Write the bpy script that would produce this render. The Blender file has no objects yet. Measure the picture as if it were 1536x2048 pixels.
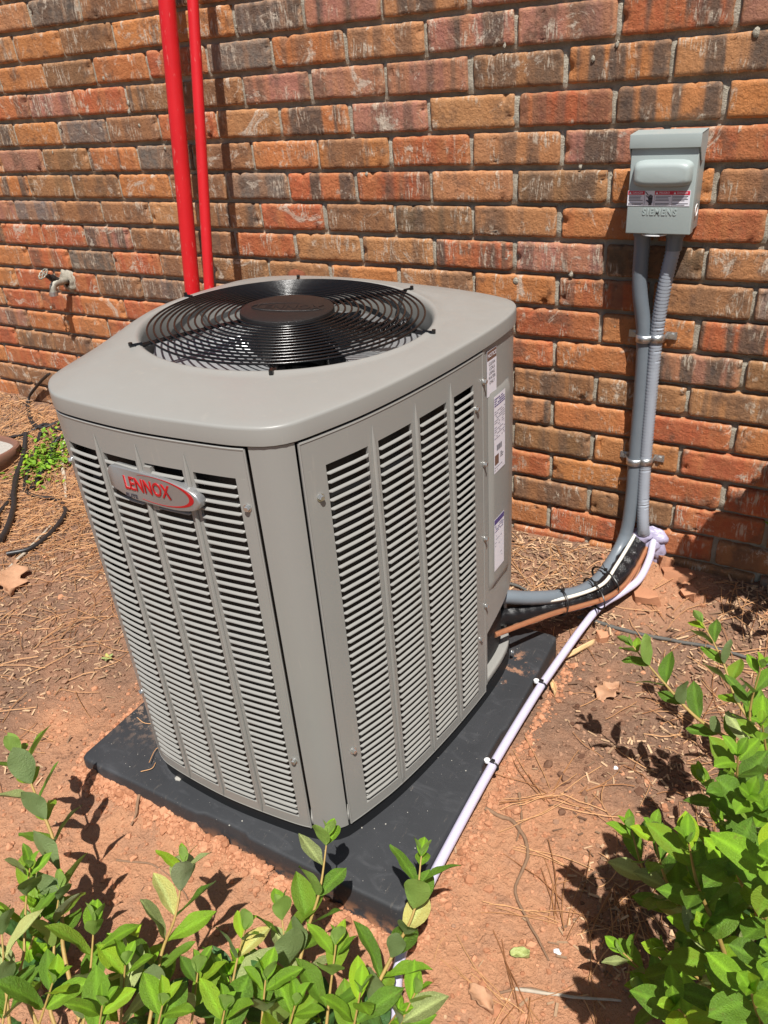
import bpy, bmesh, math, random
import numpy as np
from mathutils import Vector, Matrix, noise, Euler
R=math.radians
rnd=random.Random(7)
SC=bpy.context.scene; COL=SC.collection
# ------------------------------------------------------------------ camera, sky, sun, exposure
cam=bpy.data.cameras.new('camera'); camo=bpy.data.objects.new('camera',cam); COL.objects.link(camo)
M=((0.85927,-0.47199,-0.19717),(0.50632,0.72997,0.45912),(-0.07277,-0.49434,0.86622))   # columns: right, forward, up
camo.matrix_world=Matrix(((M[0][0],M[0][2],-M[0][1],0.69306),(M[1][0],M[1][2],-M[1][1],-1.71537),(M[2][0],M[2][2],-M[2][1],1.23825),(0,0,0,1)))
cam.sensor_fit='HORIZONTAL'; cam.sensor_width=36; cam.lens=36*1555.1/1536; cam.clip_start=.02; cam.clip_end=200
SC.camera=camo
SUN=Vector((.269,-.385,.883)).normalized()
W=bpy.data.worlds.new('World'); SC.world=W; W.use_nodes=True
wn=W.node_tree.nodes; sky=wn.new('ShaderNodeTexSky'); sky.sky_type='NISHITA'; sky.sun_disc=False
sky.sun_elevation=math.asin(SUN.z); sky.sun_rotation=math.atan2(SUN.x,SUN.y)
W.node_tree.links.new(sky.outputs[0],wn['Background'].inputs[0]); wn['Background'].inputs[1].default_value=.05
sl=bpy.data.lights.new('sun','SUN'); sl.energy=5.0; sl.angle=R(.5); sl.color=(1,.965,.91)
so=bpy.data.objects.new('sun',sl); COL.objects.link(so); so.rotation_euler=SUN.to_track_quat('Z','Y').to_euler()
SC.view_settings.view_transform='Standard'; SC.view_settings.look='None'; SC.view_settings.gamma=1; SC.view_settings.exposure=.42
SC.view_settings.use_curve_mapping=False
# ------------------------------------------------------------------ helpers
def tag(o,label=None,cat=None,group=None,kind=None):
    if label:o['label']=label
    if cat:o['category']=cat
    if group:o['group']=group
    if kind:o['kind']=kind
    return o
def mesh(name,V,F,mat=None,smooth=None):
    me=bpy.data.meshes.new(name); me.from_pydata([tuple(v) for v in V],[],F); 
    if mat:me.materials.append(mat)
    if smooth is not None:
        me.shade_smooth()
        if smooth<180: me.set_sharp_from_angle(angle=R(smooth))
    me.update(); return me
def put(name,me,parent=None,loc=None,rot=None):
    o=bpy.data.objects.new(name,me); COL.objects.link(o)
    if parent:o.parent=parent
    if loc is not None:o.location=loc
    if rot is not None:o.rotation_euler=rot
    return o
def empty(name,loc,label,cat,group=None):
    o=bpy.data.objects.new(name,None); COL.objects.link(o); o.location=loc; o.empty_display_size=.05
    tag(o,label,cat,group); return o
class MB:
    """collects vertices and faces in world space; build() links one mesh, local to its parent"""
    def __init__(s): s.V=[];s.F=[]
    def add(s,V,F):
        n=len(s.V); s.V+= [tuple(v) for v in V]; s.F+=[tuple(i+n for i in f) for f in F]
    def box(s,c,d,rot=None):
        V=[]
        for x in(-.5,.5):
            for y in(-.5,.5):
                for z in(-.5,.5):
                    v=Vector((x*d[0],y*d[1],z*d[2]))
                    if rot is not None:v=rot@v
                    V.append(v+Vector(c))
        s.add(V,[(0,1,3,2),(4,6,7,5),(0,4,5,1),(2,3,7,6),(0,2,6,4),(1,5,7,3)])
    def tube(s,P,r,n=10,caps=True,closed=False,twist=0,ell=None):
        P=[Vector(p) for p in P]; m=len(P); rr=r if hasattr(r,'__len__') else [r]*m
        T=[]
        for i in range(m):
            if closed:t=P[(i+1)%m]-P[i-1]
            else:t=P[min(i+1,m-1)]-P[max(i-1,0)]
            T.append(t.normalized())
        u=T[0].orthogonal().normalized(); V=[]
        for i in range(m):
            u=(u-T[i]*u.dot(T[i])).normalized(); w=T[i].cross(u)
            for k in range(n):
                a=2*math.pi*k/n; ca=math.cos(a); sa=math.sin(a)
                if ell: ca*=ell[0]; sa*=ell[1]
                V.append(P[i]+(u*ca+w*sa)*rr[i])
        F=[]
        for i in range(m if closed else m-1):
            for k in range(n):
                j=(i+1)%m; F.append((i*n+k,i*n+(k+1)%n,j*n+(k+1)%n,j*n+k))
        if caps and not closed:
            F.append(tuple(range(n-1,-1,-1))); F.append(tuple((m-1)*n+k for k in range(n)))
        s.add(V,F)
    def build(s,name,mat,parent=None,smooth=35,origin=None):
        o0=Vector(origin) if origin is not None else (parent_origin(parent) if parent else Vector((0,0,0)))
        me=mesh(name,[Vector(v)-o0 for v in s.V],s.F,mat,smooth)
        o=put(name,me,parent)
        if not parent: o.location=o0
        elif origin is not None: o.location=o0-parent_origin(parent)
        return o
def parent_origin(p):
    v=Vector((0,0,0))
    while p is not None: v+=Vector(p.location); p=p.parent
    return v
def spline(P,n=6):
    P=[Vector(p) for p in P]; out=[]
    for i in range(len(P)-1):
        a=P[i-1] if i>0 else P[i]*2-P[i+1]; b=P[i]; c=P[i+1]; d=P[i+2] if i+2<len(P) else P[i+1]*2-P[i]
        for k in range(n):
            t=k/n; out.append(.5*((2*b)+(c-a)*t+(2*a-5*b+4*c-d)*t*t+(3*b-a-3*c+d)*t*t*t))
    out.append(P[-1]); return out
def resample(P,step):
    out=[P[0]]; acc=0
    for a,b in zip(P,P[1:]):
        L=(b-a).length; t=step-acc
        while t<=L: out.append(a+(b-a)*(t/L)); t+=step
        acc=(acc+L)%step if L>0 else acc
    return out
# ------------------------------------------------------------------ materials
class NT:
    def __init__(s,name,base=(.5,.5,.5),rough=.6,metal=0,spec=.5):
        s.m=bpy.data.materials.new(name); s.m.use_nodes=True; s.t=s.m.node_tree; s.b=s.t.nodes['Principled BSDF']
        s.b.inputs['Base Color'].default_value=(*base,1); s.b.inputs['Roughness'].default_value=rough; s.b.inputs['Metallic'].default_value=metal
        s.b.inputs['Specular IOR Level'].default_value=spec
    def n(s,k,**kw):
        x=s.t.nodes.new(k)
        for a,v in kw.items():
            if a.startswith('i_'):
                key=a[2:]; key=int(key) if key.isdigit() else key
                x.inputs[key].default_value=v
            else:setattr(x,a,v)
        return x
    def l(s,a,b): s.t.links.new(a,b)
    def coord(s,kind='Object',scale=(1,1,1),offset=None):
        tc=s.n('ShaderNodeTexCoord'); mp=s.n('ShaderNodeMapping'); mp.inputs['Scale'].default_value=scale
        s.l(tc.outputs[kind],mp.inputs[0])
        if offset is not None: s.l(offset,mp.inputs[1])
        return mp.outputs[0]
    def noise(s,vec,scale,detail=4,rough=.55,dist=0):
        x=s.n('ShaderNodeTexNoise'); x.inputs['Scale'].default_value=scale; x.inputs['Detail'].default_value=detail; x.inputs['Roughness'].default_value=rough; x.inputs['Distortion'].default_value=dist
        s.l(vec,x.inputs['Vector']); return x.outputs[0]
    def ramp(s,f,a,b,va=0,vb=1):
        x=s.n('ShaderNodeMapRange'); x.interpolation_type='SMOOTHSTEP'
        for i,v in zip((1,2,3,4),(a,b,va,vb)): x.inputs[i].default_value=v
        s.l(f,x.inputs[0]); return x.outputs[0]
    def mix(s,f,a,b,mode='MIX'):
        x=s.n('ShaderNodeMix',data_type='RGBA',blend_type=mode)
        for k,v in ((0,f),(6,a),(7,b)):
            if hasattr(v,'links') or hasattr(v,'is_output'): s.l(v,x.inputs[k])
            elif k==0: x.inputs[0].default_value=v
            else: x.inputs[k].default_value=(*v,1) if len(v)==3 else v
        return x.outputs[2]
    def math(s,op,a,b=None):
        x=s.n('ShaderNodeMath',operation=op)
        for k,v in ((0,a),(1,b)):
            if v is None: continue
            if hasattr(v,'is_output'): s.l(v,x.inputs[k])
            else:x.inputs[k].default_value=v
        return x.outputs[0]
    def bump(s,h,strength,dist=.01,prev=None):
        x=s.n('ShaderNodeBump'); x.inputs['Strength'].default_value=strength; x.inputs['Distance'].default_value=dist
        s.l(h,x.inputs['Height'])
        if prev is not None:s.l(prev,x.inputs['Normal'])
        s.l(x.outputs[0],s.b.inputs['Normal']); return x.outputs[0]
    def col(s,c): s.l(c,s.b.inputs['Base Color'])
    def rough(s,c): s.l(c,s.b.inputs['Roughness'])
def simple(name,base,rough=.5,metal=0,var=.15,scale=40,bump=.1,spec=.5):
    t=NT(name,base,rough,metal,spec); v=t.coord(); f=t.noise(v,scale,5)
    lo=tuple(c*(1-var) for c in base); hi=tuple(min(1,c*(1+var)) for c in base)
    t.col(t.mix(f,lo,hi))
    if bump: t.bump(t.noise(v,scale*6,3),bump,.002)
    return t.m
MAT={}
# brick
t=NT('brick_clay',rough=.9,spec=.25)
oi=t.n('ShaderNodeObjectInfo'); off=t.n('ShaderNodeVectorMath',operation='SCALE'); off.inputs[0].default_value=(37,19,53); t.l(oi.outputs['Random'],off.inputs['Scale'])
vb=t.coord('Object',(1,1,1),off.outputs[0]); vband=t.coord('Object',(1,1,.06),off.outputs[0]); vstr=t.coord('Object',(3.2,1,.55),off.outputs[0])
base=oi.outputs['Color']; alpha=oi.outputs['Alpha']
band=t.ramp(t.noise(vband,26,2,.5,.3),.44,.58)
band2=t.ramp(t.noise(vband,17,3,.5),.46,.6)
flash=t.math('MULTIPLY',band,alpha)
c=t.mix(t.math('MULTIPLY',band2,.55),base,t.mix(.65,base,(.50,.22,.085)))
c=t.mix(t.math('MULTIPLY',flash,.92),c,(.095,.078,.066))
lump=t.noise(vb,60,5,.6)
c=t.mix(t.ramp(lump,.3,.75,0,.45),c,t.mix(.4,c,(.62,.30,.13)))
c=t.mix(t.ramp(t.noise(vb,330,3,.7),.56,.74,0,.55),c,(.11,.05,.03))
st=t.noise(vstr,55,4,.62,.8); patch=t.ramp(t.noise(vb,15,3,.6),.50,.60)
sm=t.math('MULTIPLY',t.ramp(st,.49,.63),patch)
c=t.mix(t.math('MULTIPLY',sm,.8),c,(.56,.48,.38))
c=t.mix(t.ramp(t.noise(vb,13,4,.7),.53,.66,0,.6),c,(.13,.08,.055))
c=t.mix(t.ramp(t.noise(vb,9,5,.75,1.2),.58,.66,0,.7),c,(.60,.52,.42))
ed=t.n('ShaderNodeAttribute',attribute_name='edge')
en=t.math('MULTIPLY',ed.outputs['Fac'],t.ramp(t.noise(vb,80,3),.35,.6))
c=t.mix(t.math('MULTIPLY',en,.45),c,(.56,.30,.15))
t.col(c)
b1=t.bump(t.noise(vb,120,6,.72),.85,.006); t.bump(st,.4,.003,b1)
MAT['brick']=t.m
t=NT('mortar',rough=.95,spec=.15); v=t.coord()
t.col(t.mix(t.noise(v,30,5),(.24,.21,.165),(.64,.59,.48)))
t.bump(t.noise(v,260,5,.7),.9,.006); MAT['mortar']=t.m
# soil
t=NT('ground_soil',rough=.95,spec=.12); v=t.coord()
tc=t.n('ShaderNodeTexCoord'); sep=t.n('ShaderNodeSeparateXYZ'); t.l(tc.outputs['Object'],sep.inputs[0])
dst=t.n('ShaderNodeVectorMath',operation='DISTANCE'); dst.inputs[1].default_value=(.02,-1.2,0); t.l(v,dst.inputs[0])
big=t.noise(v,4.5,5,.6); d2=t.math('ADD',dst.outputs['Value'],t.math('MULTIPLY',t.math('SUBTRACT',big,.5),1.1))
clay=t.ramp(d2,.50,.82,1,0)
d3=t.n('ShaderNodeVectorMath',operation='DISTANCE'); d3.inputs[1].default_value=(.40,-.06,.1); t.l(v,d3.inputs[0])
clay=t.math('MAXIMUM',clay,t.ramp(t.math('ADD',d3.outputs['Value'],t.math('MULTIPLY',t.math('SUBTRACT',big,.5),.3)),.08,.2,.9,0))
fine=t.noise(v,60,6,.65); vf=t.noise(v,300,4,.7)
ccl=t.mix(fine,(.44,.20,.105),(.62,.335,.195)); ccl=t.mix(t.ramp(t.noise(v,14,4),.45,.7,0,.6),ccl,(.40,.22,.14))
cbr=t.mix(fine,(.13,.075,.05),(.36,.22,.15)); cbr=t.mix(t.ramp(t.noise(v,9,5),.42,.62,0,.7),cbr,(.36,.19,.115))
cbr=t.mix(t.ramp(t.noise(v,170,3,.7),.6,.72,0,.7),cbr,(.50,.34,.21))
c=t.mix(clay,cbr,ccl)
cr=t.n('ShaderNodeTexVoronoi',feature='DISTANCE_TO_EDGE'); cr.inputs['Scale'].default_value=34; wv=t.n('ShaderNodeVectorMath',operation='ADD'); t.l(v,wv.inputs[0])
nn=t.n('ShaderNodeTexNoise'); nn.inputs['Scale'].default_value=18; t.l(v,nn.inputs['Vector']); sc=t.n('ShaderNodeVectorMath',operation='SCALE'); sc.inputs['Scale'].default_value=.05; t.l(nn.outputs['Color'],sc.inputs[0]); t.l(sc.outputs[0],wv.inputs[1]); t.l(wv.outputs[0],cr.inputs['Vector'])
crack=t.ramp(cr.outputs['Distance'],.0,.07,0,1); crk=t.math('MAXIMUM',crack,t.ramp(t.noise(v,11,3),.44,.54))
t.col(c)
b1=t.bump(fine,1.0,.016); b2=t.bump(vf,.5,.004,b1); t.bump(crk,.3,.004,b2)
MAT['soil']=t.m
t=NT('soil_clod',rough=.95,spec=.1); oi=t.n('ShaderNodeNewGeometry'); v=t.coord()
t.col(t.mix(oi.outputs['Random Per Island'],(.34,.15,.08),(.54,.27,.155))); t.bump(t.noise(v,200,3),.4,.003); MAT['clod']=t.m
t=NT('brown_clod',rough=.95,spec=.1); oi=t.n('ShaderNodeNewGeometry'); v=t.coord()
t.col(t.mix(oi.outputs['Random Per Island'],(.11,.055,.035),(.38,.22,.14))); t.bump(t.noise(v,200,3),.4,.003); MAT['clod2']=t.m
t=NT('pine_straw',rough=.7,spec=.2); oi=t.n('ShaderNodeNewGeometry')
t.col(t.mix(oi.outputs['Random Per Island'],(.28,.12,.05),(.62,.35,.17))); MAT['straw']=t.m
t=NT('wood_chip',rough=.85,spec=.15); oi=t.n('ShaderNodeNewGeometry'); v=t.coord('Object',(1,1,1))
t.col(t.mix(oi.outputs['Random Per Island'],(.13,.075,.05),(.60,.40,.24))); t.bump(t.noise(v,150,3),.4,.003); MAT['chip']=t.m
# unit paint
def paint(name,base,rough=.42,dirt=.12):
    t=NT(name,base,rough,.0,.45); v=t.coord()
    lin=t.coord('Object',(1,1,.02)); f=t.noise(v,7,4); 
    c=t.mix(t.ramp(f,.3,.7,0,dirt),base,tuple(x*.8 for x in base)); c=t.mix(t.ramp(t.noise(v,170,3,.8),.74,.80,0,.7),c,(.09,.06,.04)); c=t.mix(t.ramp(t.noise(t.coord('Object',(1,1,.12)),55,4,.7),.60,.75,0,.16),c,(.50,.44,.36)); t.col(c)
    t.bump(t.noise(v,900,2),.06,.001); t.rough(t.ramp(t.noise(v,30,4),.3,.7,rough-.05,rough+.08)); return t.m
MAT['paint']=paint('unit_paint',(.268,.263,.245),.33)
MAT['lid']=MAT['paint']
MAT['black_wire']=simple('black_plastic_coat',(.005,.005,.0055),.22,0,.2,60,.05)
MAT['hub']=simple('textured_black_plastic',(.013,.011,.0105),.40,0,.25,120,.5)
MAT['coil']=simple('dark_coil',(.007,.008,.010),.6,0,.4,200,.2)
MAT['alu']=simple('aluminium_blade',(.42,.43,.44),.38,.55,.12,30,.05)
MAT['grey_in']=simple('shroud_grey',(.25,.25,.25),.5,0,.1,30,.05)
MAT['screw']=simple('zinc_screw',(.62,.62,.6),.3,.9,.15,90,.05)
MAT['zinc']=simple('galvanised_steel',(.55,.56,.56),.34,.9,.25,70,.2)
t=NT('pad_plastic',rough=.62,spec=.35); v=t.coord(); f=t.noise(v,8,6,.65); sp=t.noise(v,240,3,.7); sw=t.noise(t.coord('Object',(1,2.2,1)),14,4,.6,1.5)
c=t.mix(f,(.020,.0215,.024),(.046,.048,.053)); c=t.mix(t.ramp(sw,.52,.74,0,.4),c,(.078,.080,.086))
c=t.mix(t.ramp(sp,.69,.74,0,.8),c,(.42,.38,.33))
g=t.n('ShaderNodeSeparateXYZ'); tc=t.n('ShaderNodeTexCoord'); t.l(tc.outputs['Object'],g.inputs[0])
low=t.ramp(g.outputs[2],.0,.05,1,0); c=t.mix(t.math('MULTIPLY',low,t.ramp(t.noise(v,50,4),.38,.62)),c,(.27,.13,.07))
pat=t.n('ShaderNodeVectorMath',operation='DISTANCE'); pat.inputs[1].default_value=(.30,.235,.07); t.l(tc.outputs['Object'],pat.inputs[0])
pm=t.math('MULTIPLY',t.ramp(pat.outputs['Value'],.03,.09,1,0),t.ramp(t.noise(v,34,6,.7),.53,.62)); c=t.mix(pm,c,(.30,.16,.10))
pat=t.n('ShaderNodeVectorMath',operation='DISTANCE'); pat.inputs[1].default_value=(-.33,-.10,.07); t.l(tc.outputs['Object'],pat.inputs[0])
pm=t.math('MULTIPLY',t.ramp(pat.outputs['Value'],(.05),.24,1,0),t.ramp(t.noise(v,60,5,.7),.49,.60)); c=t.mix(pm,c,(.34,.22,.15))
c=t.mix(t.ramp(t.noise(t.coord('Object',(3,.6,1)),30,5,.75),.60,.72,0,.35),c,(.20,.17,.14))
t.col(c); t.bump(t.noise(v,500,3),.25,.002); MAT['pad']=t.m
MAT['red']=None
t=NT('red_pipe',rough=.38,spec=.5); v=t.coord(); f=t.noise(v,9,4); c=t.mix(f,(.46,.006,.010),(.62,.014,.018)); c=t.mix(t.ramp(t.noise(t.coord('Object',(1,1,.2)),120,4,.7),.6,.7,0,.45),c,(.62,.22,.19)); t.col(c); t.bump(t.noise(v,60,3),.1,.003); MAT['red']=t.m
MAT['gbox']=simple('grey_enclosure_paint',(.335,.385,.375),.42,0,.06,25,.04)
MAT['conduit_d']=simple('dark_grey_conduit',(.15,.175,.20),.38,0,.12,30,.05)
MAT['conduit_l']=simple('light_grey_conduit',(.33,.36,.41),.36,0,.12,30,.05)
MAT['tape']=simple('black_wrap_tape',(.010,.010,.011),.2,0,.3,60,.8)
MAT['copper']=simple('copper_tube',(.78,.36,.19),.34,.75,.2,60,.1)
MAT['white_wire']=simple('white_wire_jacket',(.72,.70,.62),.45,0,.06,40,.02)
MAT['ties']=simple('black_nylon',(.012,.012,.012),.4,0,.2,60,.02)
MAT['white']=simple('white_plastic',(.8,.8,.8),.4,0,.04,60,.02)
t=NT('braided_hose',(.62,.58,.74),.25,0,.5); tc=t.n('ShaderNodeTexCoord')
br=t.n('ShaderNodeTexWave',wave_type='BANDS',bands_direction='DIAGONAL'); br.inputs['Scale'].default_value=110; t.l(tc.outputs['UV'],br.inputs[0])
t.col(t.mix(t.ramp(br.outputs['Fac'],.35,.65),(.68,.65,.77),(.38,.35,.50))); MAT['hose']=t.m
t=NT('sealing_foam',(.40,.38,.50),.35,0,.5); v=t.coord(); t.col(t.mix(t.noise(v,20,4),(.24,.22,.33),(.48,.44,.58))); t.bump(t.noise(v,60,3),.4,.006); MAT['foam']=t.m
MAT['label']=simple('white_label',(.74,.72,.78),.35,0,.03,30,0)
MAT['ink']=simple('black_ink',(.05,.045,.06),.5,0,.1,30,0)
MAT['ink_soft']=simple('grey_print',(.26,.24,.29),.5,0,.1,30,0)
MAT['redink']=simple('danger_red_ink',(.55,.02,.05),.4,0,.05,30,0)
MAT['blueink']=simple('dark_blue_ink',(.07,.05,.20),.4,0,.05,30,0)
MAT['brownink']=simple('brown_ink',(.16,.085,.06),.4,0,.05,30,0)
MAT['badge']=simple('satin_silver',(.33,.33,.33),.34,.6,.05,200,.05)
MAT['badge_red']=simple('badge_red',(.40,.006,.010),.3,0,.05,60,0)
MAT['rust']=simple('rusty_clay',(.20,.06,.025),.9,0,.5,120,.6)
MAT['oldmetal']=simple('weathered_brass',(.36,.34,.28),.5,.5,.5,160,.4)
MAT['bark']=simple('twig_bark',(.22,.13,.075),.8,0,.35,90,.5)
MAT['stick']=simple('grey_stick',(.10,.095,.085),.75,0,.4,70,.4)
MAT['pale']=simple('pale_stick',(.42,.36,.28),.8,0,.4,70,.4)
MAT['cable']=simple('black_cable',(.022,.020,.020),.42,0,.3,60,.1)
MAT['dryleaf']=simple('dry_leaf',(.42,.23,.13),.75,0,.35,90,.3)
MAT['blade']=simple('straw_blade',(.60,.40,.20),.7,0,.25,90,.3)
MAT['terra']=simple('brown_ceramic',(.20,.10,.07),.4,0,.2,40,.1)
MAT['grit']=simple('grey_grit',(.42,.40,.36),.95,0,.4,300,.8)
MAT['stem']=simple('shrub_stem',(.36,.24,.07),.6,0,.3,70,.2)
def leafmat(name,top,back,trans):
    t=NT(name,rough=.42,spec=.4); oi=t.n('ShaderNodeObjectInfo'); g=t.n('ShaderNodeNewGeometry'); v=t.coord()
    rv=t.math('FRACT',t.math('ADD',oi.outputs['Random'],g.outputs['Random Per Island']))
    a=t.mix(rv,tuple(x*.72 for x in top),tuple(x*1.3 for x in top)); a=t.mix(t.ramp(rv,.62,1,0,.75),a,(top[0]*2.2,top[1]*1.5,top[2]*1.0))
    vv=t.coord('Object',(1,1,1)) 
    sp=t.ramp(t.noise(v,34 if True else 0,6,.8),.46,.66,0,.55); a=t.mix(sp,a,tuple(min(1,x*1.9+.012) for x in top)); a=t.mix(t.ramp(t.noise(v,7,4,.7),.6,.72,0,.45),a,(.20,.15,.05))
    t.rough(t.ramp(t.noise(v,20,4),.3,.7,.36,.68))
    at=t.n('ShaderNodeAttribute',attribute_name='vein'); a=t.mix(t.math('MULTIPLY',at.outputs['Fac'],.55),a,tuple(min(1,x*2.2) for x in top))
    c=t.mix(g.outputs['Backfacing'],a,back); t.col(c)
    tr=t.n('ShaderNodeBsdfTranslucent'); tcol=t.mix(.6,c,trans); t.l(tcol,tr.inputs[0])
    ms=t.n('ShaderNodeMixShader'); ms.inputs[0].default_value=.22; out=[n for n in t.t.nodes if n.type=='OUTPUT_MATERIAL'][0]
    t.l(t.b.outputs[0],ms.inputs[1]); t.l(tr.outputs[0],ms.inputs[2]); t.l(ms.outputs[0],out.inputs[0])
    t.bump(t.noise(v,26,5,.7),.5,.02); return t.m
MAT['leaf']=leafmat('green_leaf',(.105,.215,.018),(.21,.29,.11),(.30,.55,.03))
MAT['leaf_new']=leafmat('fresh_leaf',(.17,.33,.018),(.26,.40,.08),(.42,.68,.03))
MAT['leaf_pale']=leafmat('pale_leaf',(.34,.40,.15),(.30,.34,.18),(.35,.5,.1))
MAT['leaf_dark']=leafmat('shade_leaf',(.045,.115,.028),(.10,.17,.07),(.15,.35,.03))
# ------------------------------------------------------------------ ground
def sm(t): t=max(0,min(1,t)); return t*t*(3-2*t)
def g0(x,y):
    z=.115*(1-sm(-y/.36))+.065*math.log1p(math.exp((-x-.35)*6))/6
    return z
PX0,PX1,PY0,PY1=-.495,.247,-1.098,-.332
def gz(x,y):
    z=g0(x,y); n1=noise.noise(Vector((x*2.1,y*2.1,3)))*.012; n2=noise.noise(Vector((x*9,y*9,7)))*.005; n3=noise.noise(Vector((x*30,y*30,1)))*.0042
    n4=abs(noise.noise(Vector((x*90,y*90,5))))*.0048
    z+=n1+n2+n3+n4
    dx=max(PX0-x,0,x-PX1); dy=max(PY0-y,0,y-PY1); d=math.hypot(dx,dy)
    if d==0:
        z=min(z,-.004)+ -.01*sm(min(x-PX0,PX1-x,y-PY0,PY1-y)/.02)
    elif x<PX1 or y>PY1:      # soil heaped against the pad's left and front sides
        h=.030 if x<0 else .012
        z+=h*math.exp(-d/.05)*(1+.5*noise.noise(Vector((x*30,y*30,9))))
    return z
def build_ground():
    def axis(lo,hi,f0,f1,step,coarse):
        a=[];x=lo
        while x<hi:
            a.append(x); x+= step if f0<=x<f1 else coarse
        a.append(hi); return a
    X=axis(-2.6,1.9,-2.2,1.0,.0078,.05); Y=axis(-2.6,.03,-1.75,.03,.0078,.05)
    X=[-30,-12,-6,-4]+X+[3,6,12,30]; Y=[-30,-12,-6,-4]+Y
    V=[(x,y,gz(x,y) if abs(x)<3.5 and y>-3.5 else g0(max(x,-3),y)) for y in Y for x in X]
    n=len(X); F=[(j*n+i,j*n+i+1,(j+1)*n+i+1,(j+1)*n+i) for j in range(len(Y)-1) for i in range(n-1)]
    o=put('ground',mesh('ground',V,F,MAT['soil'],180)); tag(o,kind='structure'); o['label']='bare red clay and brown soil in front of the wall'
build_ground()
# ------------------------------------------------------------------ brick wall
HB=.1035; CH=.07427; TOPZ=1.3205
wall=empty('brick_wall',(0,.06,0),'weathered red and brown brick house wall with recessed mortar joints','wall')
def brick_mesh(seed,w=.1962,h=.0632,dep=.05,nx=30,nz=10):
    rs=random.Random(seed); V=[];E=[]
    sx=rs.uniform(0,99); bow=rs.uniform(-.0015,.0015); crn=[rs.choice((.0015,.003,.005,.010)) for _ in range(4)]
    for j in range(nz+1):
        for i in range(nx+1):
            u=i/nx; v=j/nz
            # denser samples near the borders
            uu=.5-.5*math.cos(math.pi*u); uu=.6*u+.4*uu; vv=.5-.5*math.cos(math.pi*v); vv=.55*v+.45*vv
            x=(uu-.5)*w; z=(vv-.5)*h
            # rounded corners
            r=crn[(1 if uu>.5 else 0)+(2 if vv>.5 else 0)]
            ax=w/2-abs(x); az=h/2-abs(z)
            if ax<r and az<r:
                dx=r-ax; dz=r-az; L=math.hypot(dx,dz); mx=max(dx,dz)
                if L>0:
                    k=mx/L; x=math.copysign(w/2-r+dx*k,x); z=math.copysign(h/2-r+dz*k,z)
            de=min(ax,az)
            q=lambda f,s,k:noise.noise(Vector((x*f+sx,z*f+k,s)))
            if i in(0,nx) or ax<.004: x+=q(60,1,3)*.0016
            if az<.006:
                low=(z<0); z+=q(70,2,5)*(.0016)+(q(200,5,1)*.0016 if low else q(35,6,1)*.0012)
            y=-.0006+ (1-min(1,de/.0026))**2*.0028 + q(28,3,0)*.0014+q(110,4,0)*.0009+(.0045*max(0,q(38,9,2)-.28)*(de<.016)*6) + bow*(2*uu-1)
            if (i in(0,nx) or j in(0,nz)): y+=.0012
            V.append((x,y,z)); E.append(max(0,1-de/.007))
    n=nx+1; F=[(j*n+i,j*n+i+1,(j+1)*n+i+1,(j+1)*n+i) for j in range(nz) for i in range(nx)]
    ring=[i for i in range(n)]+[j*n+nx for j in range(1,nz+1)]+[nz*n+i for i in range(nx-1,-1,-1)]+[j*n for j in range(nz-1,0,-1)]
    b=len(V)
    for k in ring: x,y,z=V[k]; V.append((x,dep,z)); E.append(.6)
    m=len(ring)
    for k in range(m): F.append((ring[k],b+k,b+(k+1)%m,ring[(k+1)%m]))
    me=mesh('brick',V,F,MAT['brick'],180)
    a=me.attributes.new('edge','FLOAT','POINT'); a.data.foreach_set('value',E); return me
BM=[brick_mesh(k) for k in range(14)]
PAL={'o':(.50,.188,.066),'r':(.43,.115,.050),'b':(.245,.128,.066),'g':(.185,.150,.130),'p':(.38,.170,.122),'t':(.45,.212,.098),'d':(.13,.085,.055)}
CODES={-1:'-15o.-13b.-11o.-9o.-7g2-5p2-3t2-1p.1p.3r.',0:'-16o.-14b.-12o.-10r.-8g.-6o1-4t1-2p2 0p1 2r2 4p.',1:'-15p1-13r.-11b2-9b.-7p1-5p.-3p1-1b1 1o2 3t2',
2:'-16o.-14g.-12b.-10r.-8t.-6o2-4p1-2t. 0r1 2o2 4o.',3:'-17p.-15b.-13o2-11g2-9b.-7o.-5o1-3r.-1t1 1p2 3r.5r.',4:'-16b.-14b.-12o.-10b.-8g.-6r2-4r1-2t. 0b1 2o.4b1',
5:'-19p.-17g.-15b.-13b.-11t.-9b2-7r.-5b.-3d1-1t1 1o.3r.5p.',6:'-18r.-16r.-14p2-12b.-10b1-8r.-6t.-4t1-2r2 0p1 2d.4t.',7:'-19o.-17r1-15g1-13r.-11b.-9b.-7b.-5o.-3t1-1o.1r1 3b.5g.',
8:'-18r.-16r.-14b1-12g1-10b.0r.2o.4r2',9:'-19r.-17r.-15o.-13r.1o.3p2 5b.',10:'-18o.-16o.-14r.0b1 2b.4t1',11:'-19b1-17b1-15o.1o.3r.5o.',12:'-20r.-18r.-16r.0b1 2o.4r.',13:'-21b.-19b.-17r.1o.3r.5r.',14:'-20b.0b1 2b.4r.',15:'-1o.1r.3r.5b.',16:'0r.2o.4b.'}
import re
codes={}
for r_,s_ in CODES.items():
    for m_ in re.finditer(r'(-?\d+)([orbgptd])([.12 ])',s_): codes[(int(m_.group(1)),r_)]=(m_.group(2),{'.':.12,'1':.6,'2':1}.get(m_.group(3),.12))
def world_px(p):
    d=Vector(p)-Vector((0.69306,-1.71537,1.23825)); a=d.x*M[0][0]+d.y*M[1][0]+d.z*M[2][0]; b=d.x*M[0][1]+d.y*M[1][1]+d.z*M[2][1]; c=d.x*M[0][2]+d.y*M[1][2]+d.z*M[2][2]
    if b<.05: return (1e9,1e9)
    return 768+1555*a/b,1024-1555*c/b
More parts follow.
